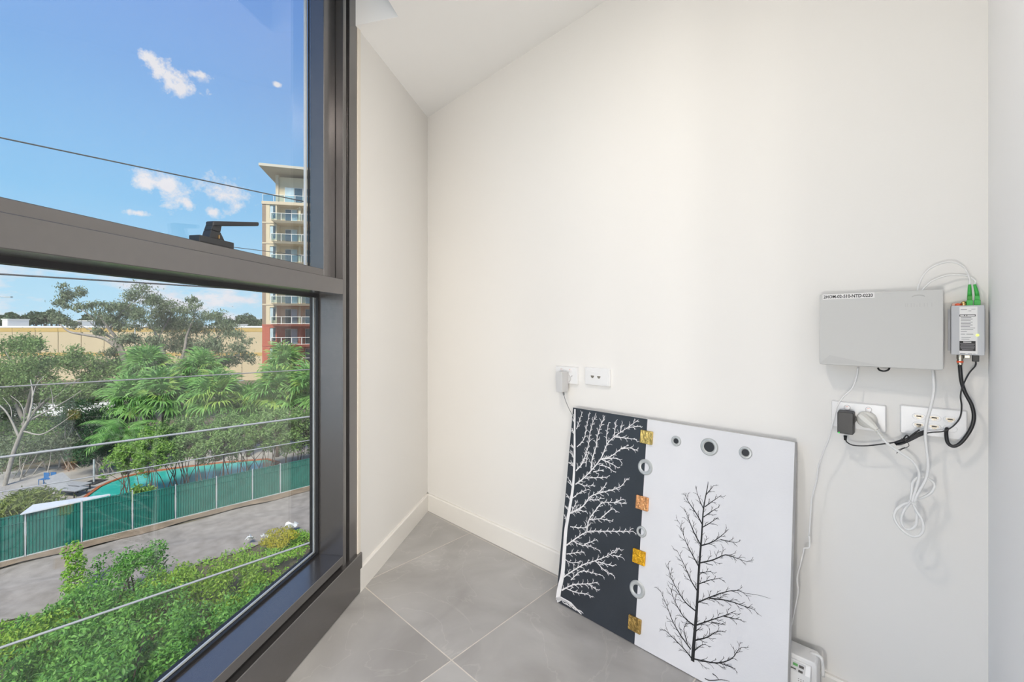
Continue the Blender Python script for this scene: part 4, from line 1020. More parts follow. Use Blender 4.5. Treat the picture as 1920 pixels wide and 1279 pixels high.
roofbox('roof_vent', 409, 415, 607, M_flash, 'small white vent box near the tower, left of the pair')
roofbox('roof_vent', 435, 442, 607.5, M_flash, 'small white vent box near the tower, right of the pair')
# white boundary wall in front of the warehouse
mb = MB(); q0, q1 = at(-80, 800, 46), at(215, 775, 50)
bwl = thing('boundary_wall', 'low white boundary wall glimpsed behind the bare tree', 'wall', ((q0[0] + q1[0]) / 2, 48, G))
mb.prism([(q0[0], q0[1], G), (q1[0], q1[1], G), (q1[0], q1[1] + .2, G), (q0[0], q0[1] + .2, G)], [(q0[0], q0[1], -7.7), (q1[0], q1[1], -7.7), (q1[0], q1[1] + .2, -7.7), (q0[0], q0[1] + .2, -7.7)]); build('wall', mb, M_flash, bwl)
mb = MB(); mb.prism([(q0[0], q0[1] - .05, -7.7), (q1[0], q1[1] - .05, -7.7), (q1[0], q1[1] + .25, -7.7), (q0[0], q0[1] + .25, -7.7)], [(q0[0], q0[1] - .05, -7.6), (q1[0], q1[1] - .05, -7.6), (q1[0], q1[1] + .25, -7.6), (q0[0], q0[1] + .25, -7.6)]); build('wall_cap', mb, M_deck, bwl)

# ---------------------------------------------------------------- apartment tower
YT = 62.0; FH = 2.98
M_tc = mat('cream tower render', (.60, .52, .37), .8, var=.03, scale=.5); M_tb = mat('brown tower pilaster', (.26, .19, .14), .8, var=.05, scale=.6)
M_tr = mat('red tower render', (.42, .105, .065), .8, var=.05, scale=.5); M_ts = mat('pale slab edge', (.55, .47, .35), .8, var=.03)
M_soff = mat('roof soffit', (.52, .49, .42), .8, var=.02); M_wfr = mat('white window frame', (.70, .70, .68), .5, var=.02)
M_tg = mat('blue tinted glazing', (.035, .075, .11), .06, spec=.8, var=.3, scale=.4); M_curt = mat('pale curtain behind glass', (.42, .55, .62), .25, spec=.6, var=.08, scale=1.5)
M_bal = glass_mat('balcony glass', (.80, .90, .92), 2.2)
tx0 = at(491.5, 500, YT)[0]; ANG = math.radians(11)
tw = thing('apartment_tower', 'tall cream and red apartment tower with glass balconies', 'building', (tx0, YT, G), None, ANG)
def tl(name, mb, m, par=None): return build(name, mb, m, par or tw, local=True)
PXM = YT / F_PX
TWD = 17.0
zs = lambda k: 1.42 + FH * k - G         # slab top of storey k above the ground
KT = 6
mb = MB(); mb.box(Ip, .5, TWD, 1.6, 14, 0, zs(KT)); tl('core', mb, M_tc)
for k in range(-3, KT):
    z0, z1 = zs(k), zs(k + 1); red = k < 0
    wm = M_tr if red else M_tc
    mb = MB(); mb.box(Ip, 0, .5, 0, 6, z0 - .15, z1 - .22); tl('pilaster', mb, M_tr if red else M_tb)
    mb = MB(); mb.box(Ip, -.02, 1.75, -.04, 6, z1 - .22, z1 - .02); tl('band', mb, M_tr if (k + 1) <= 0 else M_ts)
    # corner room with slim window
    mb = MB(); mb.box(Ip, .5, 1.0, .02, 1.6, z0 - .02, z1 - .22); mb.box(Ip, 1.78, 1.95, .02, 1.6, z0 - .02, z1 - .22); mb.box(Ip, 1.0, 1.78, .02, 1.6, z0 - .02, z0 + .55); mb.box(Ip, 1.0, 1.78, .02, 1.6, z1 - .52, z1 - .22)
    tl('corner_wall', mb, wm)
    mb = MB(); mb.box(Ip, 1.0, 1.78, .16, .24, z0 + .55, z1 - .52); wf = tl('window', mb, M_wfr)
    mb = MB(); mb.box(Ip, 1.05, 1.38, .12, .17, z0 + .6, z1 - .57); tl('pane', mb, M_curt, wf)
    mb = MB(); mb.box(Ip, 1.42, 1.73, .12, .17, z0 + .6, z1 - .57); tl('pane', mb, M_tg, wf)
    for bx in (0.0, 7.4):
        # recessed balcony bay
        mb = MB(); mb.box(Ip, bx + 1.95, bx + 7.4 if bx == 0 else TWD, 1.5, 1.65, z0, z1 - .2); tl('bay_wall', mb, wm)
        for (d0, d1, cur) in ((2.65, 4.35, True), (5.45, 7.0, False)):
            if bx + d1 > TWD: continue
            mb = MB(); mb.box(Ip, bx + d0, bx + d1, 1.40, 1.52, z0, z0 + 2.3); df = tl('balcony_door', mb, M_wfr)
            mid = (d0 + d1) / 2
            mb = MB(); mb.box(Ip, bx + d0 + .06, bx + mid - .04, 1.36, 1.42, z0 + .08, z0 + 2.22); tl('pane', mb, M_tg, df)
            mb = MB(); mb.box(Ip, bx + mid + .04, bx + d1 - .06, 1.36, 1.42, z0 + .08, z0 + 2.22); tl('pane', mb, M_curt if cur else M_tg, df)
        mb = MB(); mb.box(Ip, bx + 4.75, bx + 5.05, .5, 1.5, z0, z1 - .2); tl('fin_wall', mb, wm)
        if k >= -3:
            b0, b1 = bx + 1.55, min(bx + 8.4, TWD)
            mb = MB(); mb.prism([(b0 + .3, 1.5, z0 - .30), (b1, 1.5, z0 - .30), (b1, -1.05, z0 - .30), (b0 + .55, -1.05, z0 - .30)], [(b0, 1.5, z0), (b1, 1.5, z0), (b1, -1.25, z0), (b0, -1.25, z0)]); sl = tl('balcony_slab', mb, M_tr if k <= 0 and k > -4 and k != 0 or k == 0 else M_ts)
            mb = MB(); mb.box(Ip, b0, b1, -1.24, -1.18, z0 + 1.02, z0 + 1.09); tl('handrail', mb, M_wfr, sl)
            if k <= 0:
                mb = MB(); mb.box(Ip, b0, b1, -1.23, -1.19, z0 + .08, z0 + .13); tl('lower_rail', mb, M_wfr, sl)
            xx = b0
            while xx < b1 - .05:
                mb = MB(); mb.box(Ip, xx, xx + (.06 if k > 0 else .09), -1.24, -1.18, z0, z0 + 1.03); tl('rail_post', mb, M_wfr, sl)
                mb = MB(); mb.box(Ip, xx + .1, min(xx + 1.32, b1), -1.22, -1.20, z0 + .12, z0 + 1.0); tl('glass_panel', mb, M_bal, sl)
                xx += 1.36
            mb = MB(); mb.box(Ip, b0, b0 + .05, -1.2, .0, z0 + 1.02, z0 + 1.08); tl('handrail', mb, M_wfr, sl)
            mb = MB(); mb.box(Ip, b0 + .01, b0 + .03, -1.2, 0, z0 + .12, z0 + 1.0); tl('glass_panel', mb, M_bal, sl)
# set back top storey, terrace and mono pitch roof
z0 = zs(KT)
mb = MB(); mb.box(Ip, -.05, TWD, -.1, 14, z0 - .42, z0); tr_ = tl('terrace_slab', mb, M_ts)
mb = MB(); mb.box(Ip, .05, TWD, .02, .07, z0 + 1.0, z0 + 1.06); tl('handrail', mb, M_wfr, tr_)
xx = .05
while xx < TWD - .1:
    mb = MB(); mb.box(Ip, xx, xx + .05, .02, .07, z0, z0 + 1.0); tl('rail_post', mb, M_wfr, tr_)
    mb = MB(); mb.box(Ip, xx + .07, min(xx + 1.4, TWD), .035, .05, z0 + .08, z0 + .98); tl('glass_panel', mb, M_bal, tr_)
    xx += 1.45
mb = MB(); mb.box(Ip, 1.9, TWD, 1.2, 13, z0, z0 + 4.0); tp = tl('top_storey', mb, M_tc)
mb = MB(); mb.box(Ip, 1.5, 1.9, .9, 1.4, z0, z0 + 4.2); tl('column', mb, M_ts, tp)
for (a0, a1, mm) in ((2.75, 3.95, M_curt), (4.02, 5.15, M_tg), (5.3, 6.5, M_tg), (6.6, 7.8, M_curt), (9.5, 10.7, M_tg), (10.8, 12, M_curt)):
    mb = MB(); mb.box(Ip, a0 - .05, a1 + .05, 1.1, 1.22, z0, z0 + 2.5); w_ = tl('window', mb, M_wfr)
    mb = MB(); mb.box(Ip, a0, a1, 1.06, 1.12, z0 + .06, z0 + 2.42); tl('pane', mb, mm, w_)
mb = MB()
lo4 = [(-.05, -1.2, z0 + 4.75), (TWD + .5, -1.2, z0 + 4.15), (TWD + .5, 14, z0 + 3.7), (-.05, 14, z0 + 4.0)]
mb.prism(lo4, [(a, b, c + .36) for a, b, c in lo4]); tl('roof', mb, M_soff)

# ---------------------------------------------------------------- foliage helpers
def leaf_mesh(name, cen, nrm, size, m, parent, asp=.42, droop=.15, jit=.35, rs=None):
    """one small folded quad per leaf"""
    rs = rs or NPR; n = len(cen)
    a = rs.normal(size=(n, 3)); a[:, 2] -= droop * 2
    a /= np.linalg.norm(a, axis=1)[:, None]
    nn = nrm + rs.normal(size=(n, 3)) * .7; nn -= a * (nn * a).sum(1)[:, None]; nn /= np.linalg.norm(nn, axis=1)[:, None] + 1e-9
    b = np.cross(a, nn); L = size * rs.uniform(1 - jit, 1 + jit, n)[:, None]
    p0 = cen - a * L * .5; p2 = cen + a * L * .5
    p1 = cen + b * L * asp * .5 + nn * L * .08; p3 = cen - b * L * asp * .5 + nn * L * .08
    V = np.stack([p0, p1, p2, p3], 1).reshape(-1, 3) - np.array(org_of(parent))
    me = bpy.data.meshes.new(name); me.vertices.add(4 * n); me.vertices.foreach_set('co', V.astype(np.float32).ravel())
    me.loops.add(6 * n); me.polygons.add(2 * n)
    base = np.arange(n)[:, None] * 4
    me.loops.foreach_set('vertex_index', (base + np.array([[0, 1, 2, 0, 2, 3]])).astype(np.int32).ravel())
    me.polygons.foreach_set('loop_start', np.arange(0, 6 * n, 3, dtype=np.int32)); 
    me.update(calc_edges=True); me.materials.append(m)
    o = bpy.data.objects.new(name, me); COL.objects.link(o); o.parent = parent; o['kind'] = 'stuff'
    return o
def clumps(cs, n, rs=None, shell=.55):
    """cs: (x,y,z,rx,ry,rz) ellipsoids -> n leaf centres and outward normals"""
    rs = rs or NPR; cs = np.array(cs, float); vol = cs[:, 3] * cs[:, 4] + cs[:, 3] * cs[:, 5]
    idx = rs.choice(len(cs), n, p=vol / vol.sum()); d = rs.normal(size=(n, 3)); d /= np.linalg.norm(d, axis=1)[:, None]
    r = shell + (1.06 - shell) * rs.random(n) ** .7
    c = cs[idx]
    if shell < .25:
        d = rs.normal(size=(n, 3)) * .62; r = np.ones(n)
    return c[:, :3] + d * c[:, 3:6] * r[:, None], d + np.array([0, 0, .4])
def sub_clumps(c, k, rs=None, fr=.42):
    """break a big ellipsoid into k lumpy ones spread over its surface"""
    rs = rs or NPR; x, y, z, a, b, h = c; out = []
    for _ in range(k):
        d = rs.normal(size=3); d /= np.linalg.norm(d)
        if d[2] < -.25: d[2] *= -.6
        r = rs.uniform(.55, .82); f_ = fr * rs.uniform(.7, 1.25)
        out.append((x + d[0] * a * r, y + d[1] * b * r, z + d[2] * h * r, a * f_, b * f_, h * f_ * .85))
    return out
def limb(mb, pts, r0, r1, n=4, seg=6):
    P = catmull(pts, n); k = len(P); mb.tube(P, [r0 + (r1 - r0) * i / (k - 1) for i in range(k)], seg)
def simple_tree(name, label, base, cl, leafn, size, lm, bm, tr=.12, group=None, cat='tree', asp=.42, stems=1, shell=.5, droop=.15, gap=0.0):
    t = thing(name, label, cat, base, group); rs = np.random.default_rng(abs(hash((round(base[0], 2), round(base[1], 2)))) % 10000)
    mb = MB()
    for c in cl[:9]:
        for _ in range(1):
            b0 = (base[0] + rs.normal() * .15 * (stems - 1), base[1] + rs.normal() * .15 * (stems - 1), base[2])
            mid = (b0[0] * .6 + c[0] * .4 + rs.normal() * .1, b0[1] * .6 + c[1] * .4 + rs.normal() * .1, b0[2] * .45 + c[2] * .55)
            limb(mb, [b0, mid, (c[0], c[1], c[2])], tr * rs.uniform(.6, 1), tr * .25, 3, 5)
    build('trunk', mb, bm, t, smooth='all', recalc=False)
    P, Nn = clumps(cl, int(leafn * 1.25), rs, shell)
    if gap:
        q = P * (2 * math.pi / gap); hole = np.sin(q[:, 0] + .7 * q[:, 1]) + np.sin(.9 * q[:, 1] - .8 * q[:, 2] + 1) + np.sin(q[:, 2] * 1.1 - .6 * q[:, 0] + 2) + rs.normal(size=len(P)) * .35
        P, Nn = P[hole > -.55], Nn[hole > -.55]
    leaf_mesh('foliage', P, Nn, size, lm, t, asp, droop, rs=rs)
    return t

# ---------------------------------------------------------------- foreground shrubs between building and lane
FS = [((55, 1235), -5.6, 2.0, 1.5, 17000, L_fore, 'dark green shrub filling the bottom left of the view'),
      ((215, 1125), -6.1, 2.0, 1.6, 15000, L_fore, 'dense green shrub above the lowest cable in the middle left'),
      ((190, 1215), -5.4, 1.9, 1.5, 16000, L_fore, 'glossy green shrub under the lowest cable'),
      ((330, 1075), -7.0, 1.7, 1.4, 10000, L_fore2, 'yellow green tipped shrub beside the gravel lane'),
      ((315, 1190), -6.2, 1.8, 1.6, 14000, L_fore, 'bushy green shrub near the window sill, below the cable'),
      ((430, 1065), -7.5, 1.6, 1.1, 8000, L_fore2, 'rounded yellow green shrub at the middle of the lane edge'),
      ((415, 1140), -7.0, 1.7, 1.4, 9000, L_fore, 'loose green shrub beside the cable near the sill'),
      ((505, 1045), -8.0, 1.6, .8, 7000, L_weed, 'bright green low shrub near the right end of the sill'),
      ((360, 1265), -6.0, 1.7, 1.6, 11000, L_fore, 'green shrub at the bottom edge against the sill'),
      ((505, 1105), -7.8, 1.5, 1.0, 7000, L_fore, 'dark low shrub tucked in the sill corner'),
      ((120, 1125), -6.7, 1.5, 1.3, 9000, L_fore, 'green shrub reaching towards the lane at the left'),
      ((240, 1040), -7.0, 1.5, 1.2, 8000, L_fore, 'dark shrub top leaning over the lane'),
      ((5, 1190), -6.5, 1.6, 1.3, 9000, L_fore2, 'light green shrub at the left edge of the view'),
      ((130, 1290), -4.9, 1.8, 1.4, 12000, L_fore, 'dark shrub at the very bottom left'),
      ((545, 1000), -8.55, 1.0, .35, 3000, L_weed, 'low bright weeds at the right end of the lane edge')]
for (px, py), zt, R, hh, n, lm, lab in FS:
    x, y, z = gz(px, py, zt); c = (x, y, zt - hh * .75, R, R, hh)
    lumps = sub_clumps(c, 30, fr=.27) + [(x, y, zt - hh * 1.2, R * .5, R * .5, hh * .5)]
    simple_tree('shrub', lab, (x, y, G), lumps, int(n * .62), .115, lm, M_barkd, .05, 'shrubs between the building and the lane', 'shrub', .38, 3, .40, .1, 1.15)
x, y, z = gz(520, 1008, -8.4); simple_tree('flowering_weed', 'yellow flowering weed by the lane edge', (x, y, G), sub_clumps((x, y, -8.5, .8, .8, .4), 8), 1800, .09, L_yel, M_barkd, .02, None, 'shrub')
x, y, z = gz(135, 1028, -7.2); simple_tree('sapling', 'light green sapling sprig standing out over the lane', (x, y, G), [(x, y, -7.3, .28, .28, .35), (x + .15, y, -7.7, .3, .3, .25), (x + .1, y, -8.1, .35, .35, .3), (x + .3, y - .1, -8.5, .45, .4, .3)], 900, .12, L_weed, M_barkd, .02, None, 'shrub')
# low weeds along the lane edge
t = thing('lane_weeds', 'strip of low green weeds along the lane edge', 'weeds', Fp(6, -6.4, G)); t['kind'] = 'stuff'
cl_ = [(*Fp(a, -6.1 - abs(NPR.normal()) * 1.3, G)[:2], G + .08, NPR.uniform(.2, .6), NPR.uniform(.2, .6), NPR.uniform(.1, .28)) for a in np.linspace(-6, 18, 110)]
P, Nn = clumps(cl_, 9000, shell=.3); leaf_mesh('foliage', P, Nn, .13, L_weed, t)
M_rag = mat('white torn plastic', (.55, .57, .58), .4, var=.05)
for (px, py, s_, lab) in ((547, 990, .34, 'torn white plastic sheet lying upright in the weeds'), (470, 1012, .22, 'crumpled white plastic scrap at the lane edge'), (497, 1007, .2, 'flat white plastic scrap beside the yellow weed')):
    x, y, z = gz(px, py, G + .25); mb = MB(); rr = random.Random(px)
    g_ = [[(x + (i / 4 - .5) * s_ * 1.6 + rr.uniform(-.05, .05), y + (j / 4 - .5) * s_ + rr.uniform(-.05, .05), z + rr.uniform(0, s_ * .9)) for j in range(5)] for i in range(5)]
    mb.add([p for r in g_ for p in r], [(i * 5 + j, i * 5 + 5 + j, i * 5 + 6 + j, i * 5 + 1 + j) for i in range(4) for j in range(4)])
    tag(build('plastic_scrap', mb, M_rag), lab, 'debris')

# ---------------------------------------------------------------- slender screen trees behind the fence
SCN = [(238, 850, 24.5, 1.0, L_screen2, 'slim fresh green tree at the left end of the screen planting'), (285, 830, 24.5, 1.25, L_screen2, 'leafy screen tree over the curved pool edge'),
       (330, 815, 25.5, 1.4, L_screen, 'olive screen tree in front of the pool, third from the left'), (378, 820, 26, 1.4, L_screen, 'olive screen tree in the middle of the pool'),
       (425, 812, 26.8, 1.5, L_screen, 'broad olive screen tree right of the pool middle'), (470, 810, 27.5, 1.5, L_screen, 'olive screen tree near the pool end'),
       (515, 800, 28.5, 1.5, L_screen, 'tall olive screen tree left of the window jamb'), (560, 800, 29.5, 1.6, L_screen, 'olive screen tree beside the window jamb'), (605, 795, 30.5, 1.6, L_dark, 'dark screen tree partly behind the window jamb'),
       (660, 795, 31.5, 1.7, L_screen, 'olive screen tree hidden just past the window jamb'), (718, 792, 33, 1.7, L_screen, 'olive screen tree furthest along the fence'),
       (268, 905, 23.0, .55, L_screen2, 'small sprig tree leaning over the fence in front of the pool')]
for px, py, Y, R, lm, lab in SCN:
    x, y, z = at(px, py, Y); c = (x, y, z - .75, R * 1.25, R * 1.05, R * 1.5)
    cl_ = sub_clumps(c, 18, fr=.40)
    simple_tree('screen_tree', lab, (x, y, G), cl_, int(4600 * R * R), .15, lm, M_barkd, .032, 'slender screen trees behind the fence', 'tree', .4, 4, .35, .15, 1.1)

# ---------------------------------------------------------------- palms
def fan_mesh(mat_):
    mb = MB(); mb.tube([(0, 0, 0), (.40, 0, .10), (.8, 0, .08)], [.022, .018, .012], 5)
    k = 22; rr = random.Random(2)
    for i in range(k):
        a = math.radians(-130 + 260 * i / (k - 1) + rr.uniform(-4, 4)); r = (1.0 - .3 * abs(i / (k - 1) - .5)) * rr.uniform(.88, 1.1)
        d = np.array([math.cos(a), math.sin(a), 0]); s = np.array([-d[1], d[0], 0]); o = np.array([.8, 0, .08]); lift = .10 + rr.uniform(-.03, .03)
        p = [o, o + d * r * .45 + s * .062 + [0, 0, lift], o + d * r * .45 - s * .062 + [0, 0, lift], o + d * r * .75 + s * .034 + [0, 0, lift * .4], o + d * r * .75 - s * .034 + [0, 0, lift * .4], o + d * r * .93 + [0, 0, -.16 + rr.uniform(-.08, .05)], o + d * r * 1.0 + [0, 0, -.36 + rr.uniform(-.1, .1)]]
        mb.add(p, [(0, 2, 1), (1, 2, 4, 3), (3, 4, 5), (3, 5, 6)])
    me = bpy.data.meshes.new('frond'); me.from_pydata([tuple(v) for v in mb.v], [], mb.f); me.materials.append(mat_); return me
FAN1, FAN2 = fan_mesh(L_palm), fan_mesh(L_palm2)
def palm(px, py, Y, sc, nf, lab, yel=.15, seed=0):
    x, y, z = at(px, py, Y); rr = random.Random(seed * 13 + px)
    t = thing('fan_palm', lab, 'palm', (x, y, G), 'fan palms behind the pool')
    mb = MB(); limb(mb, [(x, y, G), (x + .1, y, (G + z) / 2), (x, y, z)], .16, .11, 4, 8); build('trunk', mb, M_barkd, t, smooth='all')
    for k in range(nf):
        me = FAN2 if rr.random() < yel else FAN1
        o = bpy.data.objects.new('frond', me); COL.objects.link(o); o.parent = t
        u = k / nf; pitch = math.radians(-84 + 135 * u ** 1.25 + rr.uniform(-12, 12)); yaw = k * 2.399 + rr.uniform(-.3, .3)
        o.location = (0, 0, z - G + .05); o.rotation_euler = Euler((rr.uniform(-.6, .6), pitch, yaw)); s = sc * .86 * rr.uniform(.8, 1.15); o.scale = (s, s, s)
for i, a in enumerate([(275, 700, 36, 1.55, 30, 'tall fan palm under the leaning gum trunk', .1), (378, 700, 38, 1.4, 26, 'fan palm with dark crown right of the second gum trunk', .05),
          (305, 748, 32, 1.5, 32, 'fan palm with yellow green crown in the middle left', .3), (408, 752, 32, 1.5, 32, 'fan palm with bright fronds in the middle', .3),
          (355, 755, 34, 1.3, 26, 'fan palm between the two bright middle palms', .15), (533, 690, 36, 1.35, 28, 'tall fan palm against the red tower storeys', .2),
          (520, 742, 33, 1.5, 30, 'fan palm below the tall one near the window jamb', .15), (585, 735, 33, 1.5, 28, 'green fan palm at the window jamb', .05), (245, 755, 33, 1.4, 26, 'fan palm at the left end of the palm row', .05),
          (465, 765, 33, 1.3, 24, 'fan palm in front of the cream warehouse gap', .1), (645, 735, 35, 1.5, 26, 'fan palm just past the window jamb', .1), (705, 728, 37, 1.5, 26, 'fan palm furthest along the pool row', .1)]):
    palm(*a[:4], int(a[4] * 1.35), *a[5:7], i)
# arching feather palm
def feather_mesh():
    mb = MB(); P = [np.array([t * 1.9, 0, .95 * t - 1.35 * t * t]) for t in np.linspace(0, 1, 12)]
    mb.tube([tuple(p) for p in P], [.022 - .0015 * i for i in range(12)], 5)
    for i in range(2, 12):
        for k in (0, .5):
            p = P[i - 1] + (P[i] - P[i - 1]) * k; t_ = P[i] - P[i - 1]; t_ /= np.linalg.norm(t_)
            for s in (-1, 1):
                d = t_ * .55 + np.array([0, s * .8, -.12]); d /= np.linalg.norm(d); L = .62 * (1 - .45 * abs(i / 11 - .45)); w = t_ * .035
                mb.add([p, p + d * L * .5 + w, p + d * L * .5 - w, p + d * L + [0, 0, -.16]], [(0, 2, 1), (1, 2, 3)])
    me = bpy.data.meshes.new('frond'); me.from_pydata([tuple(v) for v in mb.v], [], mb.f); me.materials.append(L_palm); return me
FEA = feather_mesh()
x, y, z = at(232, 800, 29); t = thing('feather_palm', 'bright feathery palm hanging over the dark shrubs', 'palm', (x, y, G))
for dx in (-.3, .0, .35):
    mb = MB(); limb(mb, [(x + dx * .3, y, G), (x + dx, y + .1, (G + z) / 2), (x + dx, y, z)], .07, .045, 4, 6); build('trunk', mb, M_barkd, t, smooth='all')
rr = random.Random(3)
for k in range(34):
    o = bpy.data.objects.new('frond', FEA); COL.objects.link(o); o.parent = t
    dx = rr.choice((-.3, 0, .35)); o.location = (dx, 0, z - G - rr.uniform(-.2, 1.2)); o.rotation_euler = Euler((0, math.radians(-35 + 60 * rr.random()), k * 2.399)); s = rr.uniform(.75, 1.1); o.scale = (s, s, s)

# ---------------------------------------------------------------- big trees
def drawn_tree(name, label, Y, limbs, lumps, leafn, size, lm, bm, spread=3.0, seed=1, asp=.35, droop=.6, shell=.2, k=5, twigm=None):
    """limbs: lists of (px, py, radius); lumps: (px, py, r_px) foliage masses around the same depth"""
    rs = np.random.default_rng(seed)
    b = at(limbs[0][0][0], limbs[0][0][1], Y); t = thing(name, label, 'tree', (b[0], b[1], G))
    mb = MB()
    for i, L in enumerate(limbs):
        off_ = 0 if i == 0 else rs.uniform(-1, 1) * spread; pts_ = []
        for j, (px, py, r) in enumerate(L):
            x, y, z = at(px, py, Y); y2 = y + off_ * (j / max(len(L) - 1, 1)); pts_.append((x * y2 / y, y2, CAM_H + (z - CAM_H) * y2 / y))
        P = catmull(pts_, 4); R = np.interp(np.linspace(0, 1, len(P)), np.linspace(0, 1, len(L)), [q[2] for q in L]); mb.tube(P, [float(r) for r in R], 7)
    build('trunk', mb, bm, t, smooth='all', recalc=False)
    cl_ = []
    if lumps:
        for (px, py, r) in lumps:
            Y2 = Y + rs.uniform(-1, 1) * spread; x, y, z = at(px, py, Y2); R = r * Y2 / F_PX
            for _ in range(k):
                d = rs.normal(size=3) * .55 * R; f_ = rs.uniform(.35, .75) * R
                cl_.append((x + d[0], y + d[1], z + d[2] * .7, f_, f_, f_ * .75))
        P, Nn = clumps(cl_, leafn, rs, shell); leaf_mesh('foliage', P, Nn, size, lm, t, asp, droop, rs=rs)
    return t
drawn_tree('gum_tree', 'sprawling grey gum tree leaning left over the warehouse', 43,
    [[(250, 800, .34), (243, 720, .30), (232, 672, .26)], [(236, 680, .24), (222, 655, .2), (195, 635, .16), (160, 628, .12), (130, 622, .09), (112, 608, .05)], [(236, 676, .22), (222, 640, .17), (205, 618, .13), (192, 600, .09), (176, 585, .05)],
     [(232, 672, .2), (215, 640, .15), (200, 628, .1), (170, 606, .06)], [(176, 600, .07), (160, 585, .05), (140, 572, .04), (120, 558, .03)], [(205, 618, .1), (225, 590, .06), (245, 570, .04)], [(195, 635, .1), (175, 622, .06), (150, 610, .04)]],
    [(128, 555, 14), (150, 548, 10), (118, 570, 12), (165, 572, 12), (150, 578, 9), (185, 582, 14), (212, 575, 13), (205, 600, 16), (180, 625, 10), (225, 600, 16), (240, 575, 16), (262, 558, 18), (285, 562, 12), (250, 600, 18), (275, 590, 20), (210, 660, 14), (225, 680, 16), (130, 608, 12), (110, 600, 12), (96, 592, 8), (250, 640, 18), (205, 685, 16), (225, 720, 16)],
    12500, .27, L_gum, M_bark, 2.2, 3, k=5)
drawn_tree('gum_tree', 'wide grey gum tree with drooping leaves before the cream warehouse', 45,
    [[(345, 800, .3), (338, 720, .27), (306, 668, .0)][:2] + [(322, 690, .24)], [(322, 690, .22), (306, 662, .18), (296, 635, .13), (284, 615, .09), (262, 615, .05)], [(330, 700, .2), (345, 660, .15), (350, 630, .11), (362, 600, .07), (368, 575, .04)],
     [(338, 715, .2), (370, 680, .15), (390, 650, .11), (410, 630, .07)], [(340, 722, .17), (385, 690, .12), (425, 672, .08), (450, 665, .05)], [(296, 635, .1), (310, 610, .07), (322, 590, .05)]],
    [(300, 580, 18), (322, 575, 18), (345, 580, 18), (365, 575, 12), (358, 562, 8), (385, 590, 14), (408, 595, 10), (330, 605, 24), (300, 612, 22), (360, 610, 22), (395, 615, 20), (420, 620, 18), (440, 628, 14), (280, 640, 20), (310, 645, 20), (345, 645, 24), (385, 645, 24), (420, 650, 22), (448, 650, 14), (462, 640, 9), (462, 668, 12), (445, 672, 14), (410, 675, 18), (370, 672, 20), (330, 690, 20), (290, 680, 16), (400, 690, 10), (345, 705, 18)],
    18500, .27, L_gum, M_bark, 3.0, 4, k=5)
drawn_tree('broad_tree', 'broad light green tree with a spreading crown at the left edge', 34,
    [[(40, 900, .2), (42, 830, .18), (45, 790, .16)], [(45, 790, .14), (20, 740, .1), (-10, 700, .06)], [(45, 790, .14), (60, 730, .1), (75, 690, .06)], [(45, 790, .13), (100, 740, .09), (150, 710, .05)], [(60, 730, .07), (30, 690, .05), (10, 660, .03)]],
    [(15, 655, 24), (45, 650, 20), (65, 645, 14), (20, 690, 30), (60, 690, 30), (100, 685, 26), (130, 680, 24), (150, 668, 14), (165, 695, 26), (190, 700, 20), (195, 725, 18), (150, 725, 28), (110, 725, 30), (60, 725, 30), (10, 725, 30), (-30, 700, 40), (15, 765, 22), (60, 760, 18), (130, 755, 18), (-20, 760, 30), (180, 750, 16)],
    30000, .22, L_broad, M_bark, 2.5, 6, asp=.4, droop=.25, k=5)
drawn_tree('bare_tree', 'leafless pale grey tree rising behind the pool at the left', 27,
    [[(-8, 965, .13), (10, 905, .12), (25, 850, .11), (40, 812, .10), (52, 790, .09)], [(36, 822, .07), (22, 790, .055), (8, 768, .04), (-12, 752, .03)], [(52, 790, .07), (59, 760, .05), (61, 735, .04), (57, 712, .02)], [(52, 790, .07), (75, 778, .05), (100, 765, .04), (130, 748, .025), (152, 733, .015)],
     [(42, 808, .05), (75, 815, .04), (105, 800, .03), (140, 775, .015)], [(61, 745, .03), (68, 722, .02), (82, 705, .012)], [(100, 765, .03), (98, 742, .02), (95, 728, .012)], [(30, 838, .04), (45, 790, .03), (40, 760, .02), (20, 742, .012)], [(98, 748, .02), (112, 738, .012), (122, 728, .008)], [(48, 797, .04), (70, 765, .03), (78, 748, .015)],
     [(22, 790, .03), (20, 765, .02), (5, 745, .01)]], None, 0, .1, L_gum, M_barkp, .8, 8)
drawn_tree('bare_tree', 'second thinner leafless tree among the dark shrubs', 30,
    [[(130, 905, .06), (128, 860, .05), (122, 815, .04), (128, 775, .02)], [(124, 830, .035), (135, 800, .025), (140, 770, .012)], [(128, 860, .035), (110, 825, .025), (95, 800, .012)]], None, 0, .1, L_gum, M_barkp, .6, 9)
